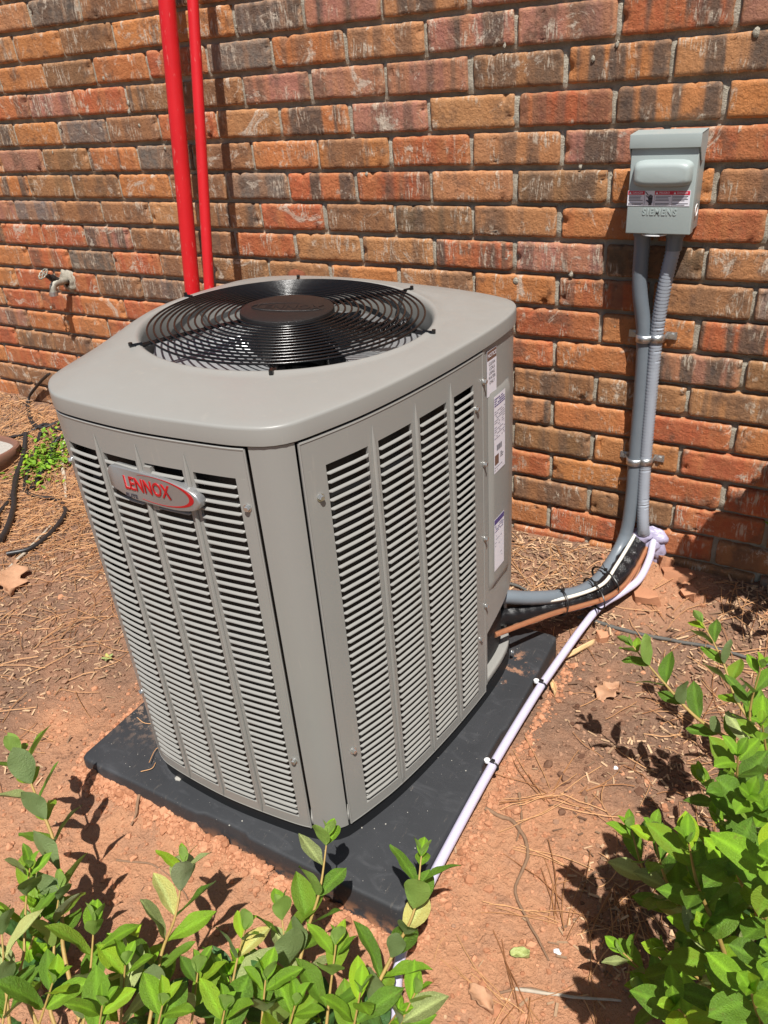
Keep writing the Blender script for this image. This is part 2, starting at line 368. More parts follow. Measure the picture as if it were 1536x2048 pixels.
def build_bricks():
    rs=random.Random(3); rest=MB(); ev=[]; cnt=0
    for r_ in range(-12,19):
        for c_ in range(-34,20):
            if (c_-r_)%2: continue
            x=c_*HB+.0975; z=TOPZ-r_*CH-.031
            k,al=codes.get((c_,r_),(rs.choice('oorrbbgptt'),rs.choice((.1,.2,.7,1))))
            px,py=world_px((x,0,z))
            if z<gz(x,-.03)-.06: continue
            vis=-150<px<1690 and -90<py<1300
            o_loc=(x+rs.uniform(-.0015,.0015),-.0002+rs.uniform(-.0012,.0012),z+rs.uniform(-.0012,.0012)); me=rs.choice(BM)
            flip=rs.random()<.5; s=(rs.uniform(.985,1.008),1,rs.uniform(.975,1.02)); rot=(0,rs.uniform(-.006,.006),0)
            cc=PAL[k]; j=rs.uniform(.88,1.12); j2=rs.uniform(.94,1.06)
            if vis and cnt<292:
                o=bpy.data.objects.new('brick',me); COL.objects.link(o); o.parent=wall
                o.location=(o_loc[0],o_loc[1]-.06,o_loc[2]); o.scale=s; o.rotation_euler=rot
                o.color=(cc[0]*j,cc[1]*j*j2,cc[2]*j,al); cnt+=1
            else:
                w=.0968*s[0]; h=.0305; V=[(x+a*w,b,z+c*h) for b in(-.0,.05) for a,c in((-1,-1),(1,-1),(1,1),(-1,1))]
                rest.add(V,[(0,1,2,3),(0,4,5,1),(1,5,6,2),(2,6,7,3),(3,7,4,0)])
    o=rest.build('brick',MAT['brick'],wall,None); o['kind']='stuff'; o.color=(.40,.16,.075,.5)
    print('bricks',cnt)
build_bricks()
def build_mortar():
    X=[-3.6+i*.0075 for i in range(int(5.4/.0075))]; Z=[-.15+j*.0085 for j in range(int(2.4/.0085))]; n=len(X)
    V=[]
    for z in Z:
        r=(TOPZ-z)/CH; fz=(r%1)*CH      # distance below the brick top
        for x in X:
            row=math.floor(r); cc=((x/HB)-row)%2*HB
            head=cc>.19 and fz<.0618
            y=.0165-(.0075 if head else 0)+noise.noise(Vector((x*45,z*45,2)))*.0022+noise.noise(Vector((x*140,z*140,4)))*.0012
            V.append((x,y-.06,z))
    F=[(j*n+i,j*n+i+1,(j+1)*n+i+1,(j+1)*n+i) for j in range(len(Z)-1) for i in range(n-1)]
    me=mesh('mortar',V,F,MAT['mortar'],180); put('mortar',me,wall)
    b=MB()
    for r_ in range(-9,19): # mortar squeezed in the head joints
        pass
    b.box((-.9,.12,.95),(5.4,.1,2.2)); b.build('wall_core',MAT['mortar'],wall,None)
    # droplets of mortar stuck on the brick faces
    bl=MB(); rs=random.Random(5)
    spots=[(-1.135,1.205,.010),(-1.14,1.185,.008),(-1.11,1.15,.006),(.155,1.225,.007),(-.03,1.26,.006),(-.02,.84,.011),(.0,.79,.010),(.14,1.03,.006),(-.385,1.02,.007),(-1.21,1.27,.006),(-.98,1.34,.007),(.13,.81,.008),(-.72,1.35,.006),(.21,.79,.006),(.32,.71,.006),(-1.33,1.14,.006),(-1.5,1.09,.005),(-1.03,1.09,.006),(.445,1.245,.010),(.2,1.245,.007),(.52,1.02,.009),(-1.72,.6,.008),(-.13,.66,.006)]
    for x,z,r in spots+[(rs.uniform(-2,.7),rs.uniform(.3,1.45),rs.uniform(.001,.0022)) for _ in range(70)]:
        ns=rs.uniform(0,50); V=[];F=[]
        for j in range(5):
            for i in range(8):
                a=2*math.pi*i/8; p=math.pi*j/4; d=r*.62*(1+.9*noise.noise(Vector((a+ns,p*2,ns))))
                V.append((x+d*math.sin(p)*math.cos(a),-.001-.4*d*math.sin(p)*math.sin(a),z+1.3*d*math.cos(p)))
        for j in range(4):
            for i in range(8): F.append((j*8+i,j*8+(i+1)%8,(j+1)*8+(i+1)%8,(j+1)*8+i))
        bl.add(V,F)
    o=bl.build('mortar_splash',MAT['mortar'],wall,180); o['kind']='stuff'
build_mortar()
# ------------------------------------------------------------------ equipment pad
def build_pad():
    c=Vector((-.120,-.715,0)); V=[];F=[]
    hx,hy=.375,.383; prof=[(0.004,0.0),(0.0,.004),(-.001,.03),(-.002,.064),(-.0030,.0680),(-.0055,.0700),(-.0090,.0705)]
    n=220; rings=[]
    def pt(k,off,z):
        # rounded rectangle, with cast notches on two sides
        t=k/n*4; side=int(t)%4; f=t-int(t); r=.013; a=hx+off; b=hy+off
        if side==0:x=-a+2*a*f;y=-b;nx,ny=0,-1
        elif side==1:x=a;y=-b+2*b*f;nx,ny=1,0
        elif side==2:x=a-2*a*f;y=b;nx,ny=0,1
        else:x=-a;y=b-2*b*f;nx,ny=-1,0
        dx=abs(x)-(a-r);dy=abs(y)-(b-r)
        if dx>0 and dy>0:
            L=math.hypot(dx,dy); m=max(dx,dy); dx,dy=dx/L*m,dy/L*m; x=math.copysign(a-r+dx,x); y=math.copysign(b-r+dy,y)
        if side in(0,1) and .43<f<.57 and z>.012: x-=nx*.006; y-=ny*.006
        w=noise.noise(Vector((x*6,y*6,z*8)))*.0025
        return (x+nx*w,y+ny*w,z)
    for off,z in prof: rings.append([pt(k,off,z) for k in range(n)])
    # top: shrink rings toward the middle with slight waviness
    for s in (.94,.85,.72,.55,.35,.12):
        rings.append([(x*s,y*s,.0705+noise.noise(Vector((x*s*7,y*s*7,2)))*.0016) for x,y,_ in rings[6]])
    for rg in rings:V+=rg
    for j in range(len(rings)-1):
        for k in range(n): F.append((j*n+k,j*n+(k+1)%n,(j+1)*n+(k+1)%n,(j+1)*n+k))
    F.append(tuple((len(rings)-1)*n+k for k in range(n)))
    o=put('equipment_pad',mesh('equipment_pad',V,F,MAT['pad'],60)); o.location=c; o.rotation_euler=(0,0,R(1.0))
    tag(o,'square black plastic equipment pad lying on the clay under the condenser','equipment pad')
build_pad()
# ------------------------------------------------------------------ condenser unit
UC=Vector((-.145,-.69,.0705))
unit=empty('air_conditioner_condenser',UC,'tall grey-beige outdoor air conditioner with louvred sides and black fan guard','air conditioner')
OUT=[(-.333,-1.030),(-.300,-1.050),(-.265,-1.058),(-.19,-1.064),(-.10,-1.065),(.018,-1.055),(.06,-1.047),(.088,-1.037),(.107,-1.020),(.118,-1.0),(.136,-.948),(.150,-.90),(.166,-.82),(.180,-.72),(.189,-.62),(.192,-.54),(.190,-.49),(.183,-.45),(.165,-.415),(.127,-.39),(.06,-.368),(-.03,-.349),(-.12,-.340),(-.2,-.336),(-.29,-.335),(-.38,-.345),(-.44,-.37),(-.475,-.41),(-.487,-.46),(-.489,-.53),(-.481,-.62),(-.455,-.736),(-.422,-.835),(-.393,-.923),(-.375,-.975),(-.358,-1.007)]
CX,CY=-.145,-.672
_c=spline([Vector((x,y,0)) for x,y in OUT+OUT[:1]],10)[:-1]
# light smoothing of the closed curve
for _ in range(6): _c=[(_c[i-1]+_c[i]*2+_c[(i+1)%len(_c)])/4 for i in range(len(_c))]
_pol=sorted((math.atan2(p.y-CY,p.x-CX),math.hypot(p.x-CX,p.y-CY)) for p in _c)
_th=np.array([a for a,_ in _pol]); _ra=np.array([r for _,r in _pol])
_th=np.r_[_th-2*math.pi,_th,_th+2*math.pi]; _ra=np.r_[_ra,_ra,_ra]
def rad(a): return float(np.interp(math.atan2(math.sin(a),math.cos(a)),_th,_ra))
def P2(a,inset=0):
    r=rad(a); e=.01; p=Vector((CX+r*math.cos(a),CY+r*math.sin(a),0)); q=Vector((CX+rad(a+e)*math.cos(a+e),CY+rad(a+e)*math.sin(a+e),0)); q0=Vector((CX+rad(a-e)*math.cos(a-e),CY+rad(a-e)*math.sin(a-e),0))
    t=(q-q0).normalized(); nrm=Vector((t.y,-t.x,0)); return p-nrm*inset, t, nrm
def ang(x,y): return math.atan2(y-CY,x-CX)
# lid
HR=.247; TLT=math.tan(R(3.2)); HC=(-.147,-.668)
def hz(x): return .8785-TLT*(x-HC[0])*.8
def build_lid():
    N=192; V=[];F=[]; rings=[]
    prof=[(.010,.836),(0.004,.8335),(0,.836),(0,.8575),(.0006,.8600),(.0020,.8617),(.0045,.8624)]
    for ins,z in prof:
        rings.append([tuple(P2(2*math.pi*k/N,ins)[0].xy)+(z,) for k in range(N)])
    base=rings[-1]
    hole=[(HC[0]+HR*math.cos(2*math.pi*k/N),HC[1]+HR*math.sin(2*math.pi*k/N)) for k in range(N)]
    rim=[(HC[0]+(HR+.016)*math.cos(2*math.pi*k/N),HC[1]+(HR+.016)*math.sin(2*math.pi*k/N)) for k in range(N)]
    for f in (.12,.3,.5,.7,.88,1):
        rings.append([(b[0]+(h[0]-b[0])*f,b[1]+(h[1]-b[1])*f,b[2]+(hz(h[0])-.0015-b[2])*(1-(1-f)**1.6)) for b,h in zip(base,rim)])
    for dr,dz in ((.012,0),(.008,.0002),(.004,-.0022),(.001,-.0075),(0,-.014),(0,-.05),(.004,-.075)):
        rings.append([(HC[0]+(HR+dr)*math.cos(2*math.pi*k/N),HC[1]+(HR+dr)*math.sin(2*math.pi*k/N),hz(HC[0]+HR*math.cos(2*math.pi*k/N))+dz) for k in range(N)])
    # pressed dimples where the guard feet are bolted
    feet=[math.atan2(y-HC[1],x-HC[0]) for x,y in FEET]
    for rg in rings:V+= [tuple(Vector(v)-UC) for v in rg]
    for j in range(len(rings)-1):
        for k in range(N): F.append((j*N+k,j*N+(k+1)%N,(j+1)*N+(k+1)%N,(j+1)*N+k))
    put('lid',mesh('lid',V,F,MAT['lid'],50),unit)
FEET=[]
for a in (-122,-58.6,6.5,66,122,173): FEET.append((HC[0]+.272*math.cos(R(a)),HC[1]+.272*math.sin(R(a))))
build_lid()
def wall_strip(mb,a0,a1,z0,z1,inset=.006,th=.006,n=None):
    n=n or max(2,int(abs(a1-a0)/.025)); V=[]
    for i in range(n+1):
        a=a0+(a1-a0)*i/n; p,t,nr=P2(a,inset); q=p-nr*th
        V+=[(p.x,p.y,z0),(p.x,p.y,z1),(q.x,q.y,z1),(q.x,q.y,z0)]
    F=[]
    for i in range(n):
        b=i*4
        F+=[(b,b+4,b+5,b+1),(b+1,b+5,b+6,b+2),(b+2,b+6,b+7,b+3),(b+3,b+7,b+4,b)]
    F+=[(0,1,2,3),(n*4+3,n*4+2,n*4+1,n*4)]
    mb.add(V,F)
AL,AF=ang(-.318,-1.044),ang(.054,-1.045); AR,AE=ang(.109,-.998),ang(.187,-.605)
ZB,ZT=.105,.830
ZO0,ZO1=.128,.787
Pitch=.01377; NS=int((ZO1-ZO0)/Pitch)
def a_at_x(x):   # angle on the front side for a given x
    lo,hi=AL-.3,AF+.3
    for _ in range(40):
        m=(lo+hi)/2
        if P2(m,.006)[0].x<x: lo=m
        else: hi=m
    return lo
def a_at_y(y):
    lo,hi=AR-.3,AE+.5
    for _ in range(40):
        m=(lo+hi)/2
        if P2(m,.006)[0].y<y: lo=m
        else: hi=m
    return lo
COLS_F=[(a_at_x(x),a_at_x(x+.068)) for x in (-.288,-.203,-.118,-.032)]
COLS_R=[(a_at_y(y),a_at_y(y+w)) for y,w in ((-.9700,.0715),(-.8785,.0715),(-.787,.070),(-.6955,.0595))]
def build_panel(name,a0,a1,cols,label):
    mb=MB(); nn=28
    wall_strip(mb,a0,a1,ZO1,ZT,.002,.005,nn); wall_strip(mb,a0,a1,ZB,ZO0,.002,.005,nn)
    ed=[a0]+[x for c in cols for x in c]+[a1]
    for i in range(0,len(ed),2): wall_strip(mb,ed[i],ed[i+1],ZO0,ZO1,.002,.005,4 if ed[i+1]-ed[i]>.03 else 3)
    # rolled top edge and side flanges
    pts=[]
    for i in range(nn+1):
        p,t,nr=P2(a0+(a1-a0)*i/nn,.0032); pts.append((p.x,p.y,ZT-.0005))
    mb.tube(pts,.0022,6)
    pts=[(x,y,ZB+.0015) for x,y,z in pts]; mb.tube(pts,.0018,6)
    for a in (a0,a1):
        p,t,nr=P2(a,.0032); mb.tube([(p.x,p.y,ZB),(p.x,p.y,ZT)],.0020,6)
    # corner chamfers of each opening
    pan=mb.build(name,MAT['paint'],unit,40); pan['label']=label
    rb=MB()
    for i in range(3):
        a=(cols[i][1]+cols[i+1][0])/2; p,t,nr=P2(a,.0008)
        zs=[ZO0-.018,ZO0+.0,.45,ZO1,ZO1+.027]; rb.tube([(p.x,p.y,z) for z in zs],[.0004,.0034,.0034,.0034,.0004],8,True,ell=(1,1))
    rb.build('pressed_rib',MAT['paint'],pan,40)
    return pan
pf=build_panel('louver_panel',AL,AF,COLS_F,'front louvre panel with the badge')
pr_=build_panel('louver_panel',AR,AE,COLS_R,'right-hand louvre panel')
def louver_mesh(col):
    a0,a1=col; V=[];n=5
    # cross section (outward, z) : slanted slat whose lit face looks up and out
    pr=[(-.0010,.0014),(.0008,.0010),(.0024,-.0002),(.0032,-.0015),(.0030,-.0020),(.0023,-.0016),(.0011,-.0004),(-.0010,.0005)]
    m=len(pr)
    for i in range(n+1):
        f=i/n; e=.0006; a=a0+e*0+(a1-a0)*f; p,t,nr=P2(a,.002)
        for k,(o,z) in enumerate(pr):
            sh=0
            if i in(0,n): # nipped ends
                oo=min(o,.0005); sh=(.0018 if i==0 else -.0018)
                q=p+nr*oo; V.append((q.x,q.y,z+(.0007 if o>0 else 0)))
            else:
                q=p+nr*o
                if i in(1,): q=P2(a0+(a1-a0)*.045,.002)[0]+nr*o
                if i==n-1: q=P2(a1-(a1-a0)*.045,.002)[0]+nr*o
                V.append((q.x,q.y,z))
    F=[]
    for i in range(n):
        for k in range(m): F.append((i*m+k,(i+1)*m+k,(i+1)*m+(k+1)%m,i*m+(k+1)%m))
    F+=[tuple(range(m)),tuple(n*m+k for k in range(m-1,-1,-1))]
    return V,F
def build_louvers():
    cnt=0; sf=MB(); sr=MB()
    for pan,cols,st in ((pf,COLS_F,sf),(pr_,COLS_R,sr)):
        data=[louver_mesh(c) for c in cols]
        mes=[mesh('louver',[Vector(v)-Vector((UC.x,UC.y,0)) for v in V],F,MAT['paint'],60) for V,F in data]
        for i in range(NS):
            z=ZO1-.0042-Pitch*(i+.62)
            for (V,F),me in zip(data,mes):
                if i<37:
                    o=bpy.data.objects.new('louver',me); COL.objects.link(o); o.parent=pan; o.location=(0,0,z-UC.z); cnt+=1
                else: st.add([(x,y,zz+z) for x,y,zz in V],F)
        o=st.build('louver',MAT['paint'],pan,60); o['kind']='stuff'
    print('louvers',cnt,NS)
build_louvers()
# corner posts and the rest of the shell
mb=MB(); wall_strip(mb,AF+.014,AR-.012,.104,.8335,.0035,.006,14); mb.build('corner_post',MAT['paint'],unit,50)
mb=MB(); wall_strip(mb,AL-.11,AL-.012,.104,.8335,.0035,.006,8); mb.build('corner_post',MAT['paint'],unit,50)
# the sides turned away: plain louvred shell
mb=MB(); a1=AL-.12; a0=ang(.165,-.40)-2*math.pi
wall_strip(mb,a0,a1,.107,.8335,.006,.006,70); mb.build('rear_shell',MAT['paint'],unit,50)
# dark coil behind the louvres
mb=MB(); n=120; V=[];F=[]
for k in range(n):
    p,_,_=P2(2*math.pi*k/n,.026); V+=[(p.x,p.y,.10),(p.x,p.y,.80)]
for k in range(n):
    j=(k+1)%n; F.append((2*k,2*j,2*j+1,2*k+1))
mb.add(V,F); mb.build('coil',MAT['coil'],unit,60)
mb=MB(); V=[];n=150
for ins,z in ((.0075,.0708),(.0070,.109)): V+=[tuple(P2(2*math.pi*k/n,ins)[0].xy)+(z,) for k in range(n)]
mb.add(V,[(k,(k+1)%n,n+(k+1)%n,n+k) for k in range(n)]); mb.build('base_skirt',MAT['coil'],unit,60)
# base pan with a folded rim, four feet
mb=MB(); V=[];F=[]; pr0=[(.014,.1075),(.009,.1075),(.008,.109),(.008,.122),(.0095,.1238),(.016,.1242),(.16,.1242)]
n=160
for ins,z in pr0:
    for k in range(n):
        a=2*math.pi*k/n; p,_,_=P2(a,ins if ins<.1 else .02)
        if ins>.1: p=Vector((CX,CY,0))+(p-Vector((CX,CY,0)))*.55
        V.append((p.x,p.y,z))
for j in range(len(pr0)-1):
    for k in range(n): F.append((j*n+k,j*n+(k+1)%n,(j+1)*n+(k+1)%n,(j+1)*n+k))
F.append(tuple(range(n-1,-1,-1)))
mb.add(V,F); mb.build('base_pan',MAT['paint'],unit,50)
for x,y in ((-.24,-.95),(.03,-.93),(.08,-.48),(-.38,-.47)):
    mb=MB(); mb.tube([(x,y,.071),(x,y,.108)],[.03,.026],16); mb.build('foot',MAT['black_wire'],unit,40)
# service panel on the right side
SA0,SA1=AE+.006,ang(.183,-.445)
mb=MB()
n=14; V=[];F=[]
for i in range(n+1):
    f=i/n; a=SA0+(SA1-SA0)*f; p,t,nr=P2(a,.0045); q=p-nr*.012; zb=.243+.048*f
    V+=[(p.x,p.y,zb),(p.x,p.y,.8335),(q.x,q.y,.8335),(q.x,q.y,zb+.004)]
for i in range(n):
    b=i*4; F+=[(b,b+4,b+5,b+1),(b+1,b+5,b+6,b+2),(b+2,b+6,b+7,b+3),(b+3,b+7,b+4,b)]
F+=[(0,1,2,3),(n*4+3,n*4+2,n*4+1,n*4)]
mb.add(V,F); sp_=mb.build('service_panel',MAT['paint'],unit,50)
def side_quad(y0,y1,z0,z1,off,nx=6): # a curved patch lying 'off' proud of the service panel
    V=[]
    for i in range(nx+1):
        y=y0+(y1-y0)*i/nx; a=a_at_y(y); p,t,nr=P2(a,.0045-off); V+=[(p.x,p.y,z0),(p.x,p.y,z1)]
    return V,[(2*i,2*i+2,2*i+3,2*i+1) for i in range(nx)]
# raised pressing
mb=MB(); ys=(-.578,-.567,-.492,-.482); 
for lvl in (0,):
    V=[];prf=[(-.582,0),(-.574,.0045),(-.568,.006),(-.50,.006),(-.492,.0045),(-.486,0)]
    zz=[(.345,0),(.355,.8),(.365,1),(.725,1),(.738,.8),(.750,0)]
    for z,fz in zz:
        for y,o in prf:
            p,t,nr=P2(a_at_y(y),.0045-.0004-o*fz); V.append((p.x,p.y,z))
    F=[(j*6+i,j*6+i+1,(j+1)*6+i+1,(j+1)*6+i) for j in range(5) for i in range(5)]; mb.add(V,F)
mb.build('pressed_cover',MAT['paint'],sp_,30)
mb=MB(); wall_strip(mb,SA0-.002,SA0+.016,.12,.8335,.002,.006,3); mb.build('panel_flange',MAT['paint'],unit,50)
mb=MB(); wall_strip(mb,AE+.0005,AE+.004,.105,.8335,.0065,.006,1); mb.build('gap_strip',MAT['coil'],unit,50)
# labels on the service panel
def text_mesh(body,size,mat,name,parent,mat4,ext=.0,xs=1,font_off=0,space=1.0,spc=1.0):
    cu=bpy.data.curves.new(name,'FONT'); cu.body=body; cu.size=size; cu.extrude=ext; cu.align_x='CENTER'; cu.align_y='CENTER'; cu.offset=font_off; cu.space_line=space; cu.space_character=spc; cu.resolution_u=3
    tmp=bpy.data.objects.new('t',cu); COL.objects.link(tmp); dg=bpy.context.evaluated_depsgraph_get(); dg.update()
    me=bpy.data.meshes.new_from_object(tmp.evaluated_get(dg)); COL.objects.unlink(tmp); bpy.data.objects.remove(tmp); bpy.data.curves.remove(cu)
    me.materials.clear(); me.materials.append(mat)
    me.transform(mat4@Matrix.Diagonal((xs,1,1,1))); me.transform(Matrix.Translation(-parent_origin(parent))); me.name=name
    return put(name,me,parent)
def side_frame(y,z,off):
    p,t,nr=P2(a_at_y(y),.0045-off); up=Vector((0,0,1))
    return Matrix(((t.x,up.x,nr.x,p.x),(t.y,up.y,nr.y,p.y),(t.z,up.z,nr.z,z),(0,0,0,1)))
def label(y0,y1,z0,z1,off,name='label_sticker'):
    mb=MB(); mb.add(*side_quad(y0,y1,z0,z1,off)); return mb.build(name,MAT['label'],unit,60)
l1=label(-.585,-.548,.745,.825,.0008)
mb=MB(); mb.add(*side_quad(-.584,-.549,.808,.824,.0011)); mb.build('label_header',MAT['brownink'],l1,60)
text_mesh('NOTICE',.0092,MAT['label'],'lettering',l1,side_frame(-.5665,.816,.0014),font_off=.0002,xs=.95)
text_mesh('CLEAN\nCOILS\nUSING\nWATER\nONLY',.0078,MAT['ink'],'lettering',l1,side_frame(-.5665,.785,.0013),space=1.05)
def bars(y0,y1,zs,h,off,parent,mat,seed,gap=.25):
    rs=random.Random(seed); mb=MB()
    for z in zs:
        y=y0
        while y<y1-.002:
            w=min(rs.uniform(.002,.008),y1-y)
            if rs.random()>gap: mb.add(*side_quad(y,y+w,z,z+h,off,1))
            y+=w+.0008
    return mb.build('printed_lines',mat,parent,60)
l2=label(-.571,-.524,.595,.742,.0066)
bars(-.569,-.526,[.735-.0042*i for i in range(4)],.0022,.0069,l2,MAT['blueink'],1,.1)
bars(-.569,-.526,[.712-.0042*i for i in range(13)],.0016,.0069,l2,MAT['ink_soft'],2,.3)
mb=MB(); y=-.560
rs=random.Random(4)
while y<-.538: w=rs.uniform(.0006,.0016); mb.add(*side_quad(y,y+w,.637,.648,.0069,1)); y+=w+rs.uniform(.0006,.0014)
mb.build('barcode',MAT['ink'],l2,60)
mb=MB(); mb.add(*side_quad(-.568,-.552,.611,.630,.0069)); mb.build('printed_block',MAT['brownink'],l2,60)
bars(-.569,-.526,[.605,.600],.0014,.0069,l2,MAT['ink_soft'],5,.4)
bars(-.545,-.532,[.627-.004*i for i in range(3)],.002,.0069,l2,MAT['ink'],6,.3)
l3=label(-.571,-.527,.385,.500,.0066)
mb=MB(); mb.add(*side_quad(-.570,-.528,.488,.4985,.0069)); mb.build('label_header',MAT['blueink'],l3,60)
bars(-.569,-.529,[.483-.004*i for i in range(4)],.0016,.0069,l3,MAT['blueink'],8,.35)
bars(-.569,-.529,[.461-.007*i for i in range(4)],.0013,.0069,l3,MAT['ink_soft'],9,.65)
bars(-.545,-.531,[.425-.009*i for i in range(3)],.0012,.0069,l3,MAT['ink_soft'],10,.5)
# hex screws
def screw_mesh():
    mb=MB(); mb.tube([(0,0,0),(0,0,.0012)],.0060,14); 
    V=[];r=.0043
    for z,k in ((.0012,1),(.0050,1),(.0058,.82)):
        V+=[(r*k*math.cos(i*math.pi/3),r*k*math.sin(i*math.pi/3),z) for i in range(6)]
    F=[(j*6+i,j*6+(i+1)%6,(j+1)*6+(i+1)%6,(j+1)*6+i) for j in(0,1) for i in range(6)]+[tuple(12+i for i in range(6))]
    mb.add(V,F); return mesh('screw',mb.V,mb.F,MAT['screw'],30)
SM=screw_mesh()
def add_screw(a,z,inset=.002,par=unit):
    p,t,nr=P2(a,inset); o=put('screw',SM,par); o.location=Vector((p.x,p.y,z))-parent_origin(par); o.rotation_euler=nr.to_track_quat('Z','Y').to_euler()
for x,z in ((-.300,.751),(.046,.744),(.046,.268),(-.299,.277)): add_screw(a_at_x(x),z)
for y,z in ((-.984,.744),(-.6275,.742),(-.984,.267),(-.625,.259)): add_screw(a_at_y(y),z)
for y,z in ((-.602,.781),(-.602,.630),(-.602,.478),(-.602,.325)): add_screw(a_at_y(y),z,.001)
add_screw(ang(.1885,-.455),.0985,.001)
# badge
def build_badge():
    def fr(x,z): # badge plane a little proud of the panel, following x along the front
        return Vector((x,-1.0705,z))
    x0,x1,zc=-.1935,-.018,.7475
    # outline in (u,w), u along badge
    def top(u): return .0185*(1-max(0,(u-.30)/.70)**2.6)**.5*1.28 if u<1 else 0
    pts=[]
    L=x1-x0; n=40
    import itertools
    up=[];dn=[]
    for i in range(n+1):
        u=i/n
        h=.0265*math.sqrt(max(0,1-max(0,(u-.45)/.55)**2.4))
        if u<.09: h*=math.sqrt(max(0,1-((.09-u)/.09)**2))*.55+.45
        lowh=.0215*math.sqrt(max(0,1-max(0,(u-.5)/.5)**2.4))
        if u<.30: lowh*=.35+.65*math.sin(u/.30*math.pi/2)
        up.append((x0+L*u,zc+.001+h*.86+.004*(1-u))); dn.append((x0+L*u,zc-lowh-.003*u))
    ring=up+dn[::-1]
    mb=MB(); N=len(ring); V=[]
    for y,k in ((.010,1),(-.0005,1),(-.0022,.985),(-.003,.955)):
        cx=(x0+x1)/2
        for x,z in ring: V.append((cx+(x-cx)*(1-(1-k)*.6),-1.0675+y,zc+(z-zc)*k))
    F=[(j*N+i,j*N+(i+1)%N,(j+1)*N+(i+1)%N,(j+1)*N+i) for j in range(3) for i in range(N)]+[tuple(3*N+i for i in range(N))]
    mb.add(V,F); b=mb.build('badge',MAT['badge'],unit,40)
    bm=bmesh.new(); bm.from_mesh(b.data); bmesh.ops.recalc_face_normals(bm,faces=bm.faces); bm.to_mesh(b.data); bm.free()
    fm=Matrix(((1,0,0,-.1165),(0,0,-1,-1.0710),(0,1,0,.7515),(0,0,0,1)))
    text_mesh('LENNOX',.0300,MAT['badge_red'],'lettering',b,fm,ext=.0007,xs=.74,font_off=.0003)
    fm=Matrix(((1,0,0,-.152),(0,0,-1,-1.0710),(0,1,0,.7315),(0,0,0,1)))
    text_mesh('ELITE',.0088,MAT['ink'],'lettering',b,fm,ext=.0003,xs=1.15,font_off=.0001)
    # swoosh: an open tapering ellipse
    mb=MB(); cx,cz=-.098,.7500; V=[];n=60
    for i in range(n+1):
        f=i/n; a=R(118)-R(118+118)*f
        w=.0003+.0105*math.sin(math.pi*min(1,max(0,f)))**2.2*(1 if True else 0)
        ex,ez=.0700,.0215; k=1.0
        x=cx+ex*math.cos(a); z=cz+ez*math.sin(a)
        kk=1-w/ex*.75; kz=1-w/ez*.30
        V+=[(x,-1.0710,z),(cx+ex*kk*math.cos(a),-1.0710,cz+ez*kz*math.sin(a))]
    V=V+[(x,y+.001,z) for x,y,z in V]; m=2*(n+1)
    F=[]
    for i in range(n):
        a_,b_,c_,d_=2*i,2*i+2,2*i+3,2*i+1
        F+=[(a_,b_,c_,d_),(a_,a_+m,b_+m,b_),(d_,c_,c_+m,d_+m)]
    mb.add(V,F); mb.build('swoosh',MAT['badge_red'],b,40)
    # small bracket tabs behind the badge
    for z in (.777,.721):
        mb=MB(); mb.box((-.112,-1.062,z),(.012,.008,.012)); mb.build('bracket_tab',MAT['paint'],b,30)
build_badge()
# ---- fan guard
guard=empty('fan_guard',(0,0,0),None,None); guard.parent=unit; guard.location=Vector((HC[0],HC[1],hz(HC[0])))-UC
del_keys=[k for k in list(guard.keys())]
for k in del_keys: del guard[k]
guard.rotation_euler=(0,R(2.6),0)
def gmesh(name,mb,mat,smooth=35): return put(name,mesh(name,mb.V,mb.F,mat,smooth),guard)
def gzz(r): return .0035+.010*(1-(r/.235)**2)
nr_=14; R0,R1=.088,.236
for i in range(nr_):
    r=R0+(R1-R0)*i/(nr_-1); mb=MB()
    mb.tube([(r*math.cos(2*math.pi*k/72),r*math.sin(2*math.pi*k/72),gzz(r)) for k in range(72)],.0019,6,closed=True); gmesh('guard_wire',mb,MAT['black_wire'],180)
for a in (-122,-58.6,6.5,66,122,173):
    a=R(a); mb=MB()
    for s in (-.0032,.0032):
        off=Vector((-math.sin(a),math.cos(a),0))*s
        mb.tube([Vector((r*math.cos(a),r*math.sin(a),gzz(r)-.0042))+off for r in (.075,.12,.17,.22,.262)],.0026,6)
    gmesh('guard_spoke',mb,MAT['black_wire'],60)
    mb=MB(); mb.tube([Vector((r*math.cos(a),r*math.sin(a),.0000)) for r in (.250,.270)],.0032,8); p=Vector((.268*math.cos(a),.268*math.sin(a),0)); mb.tube([p,p+Vector((0,0,.0055))],.0034,6)
    gmesh('bolt_foot',mb,MAT['black_wire'],40)
hub=MB(); prf=[(.080,-.008),(.081,.002),(.0812,.0125),(.0802,.0162),(.078,.0175),(.04,.0182),(.0,.0182)]; n=64; V=[]
for r,z in prf: V+=[(max(r,.0005)*math.cos(2*math.pi*k/n),max(r,.0005)*math.sin(2*math.pi*k/n),z) for k in range(n)]
hub.add(V,[(j*n+k,j*n+(k+1)%n,(j+1)*n+(k+1)%n,(j+1)*n+k) for j in range(len(prf)-1) for k in range(n)]+[tuple((len(prf)-1)*n+k for k in range(n))])
hubo=gmesh('hub_cap',hub,MAT['hub'],40)
hl=text_mesh('LENNOX',.034,MAT['hub'],'hub_lettering',unit,Matrix.Translation(Vector((0,0,0))),ext=.0003,xs=.85)
hl.data.transform(Matrix.Translation(parent_origin(unit))); hl.parent=guard; hl.location=(0.004,0.0,.0186); hl.rotation_euler=(0,0,R(22)); hl.name='lettering'
mb=MB(); pts=[(.066*math.cos(t_)+.004,.024*math.sin(t_),.0184) for t_ in [2*math.pi*k/60 for k in range(12,60)]]; mb.tube(pts,[.0001+.0012*math.sin(math.pi*i/47) for i in range(48)],5); o=gmesh('embossed_swoosh',mb,MAT['hub'],60); o.rotation_euler=(0,0,R(22))
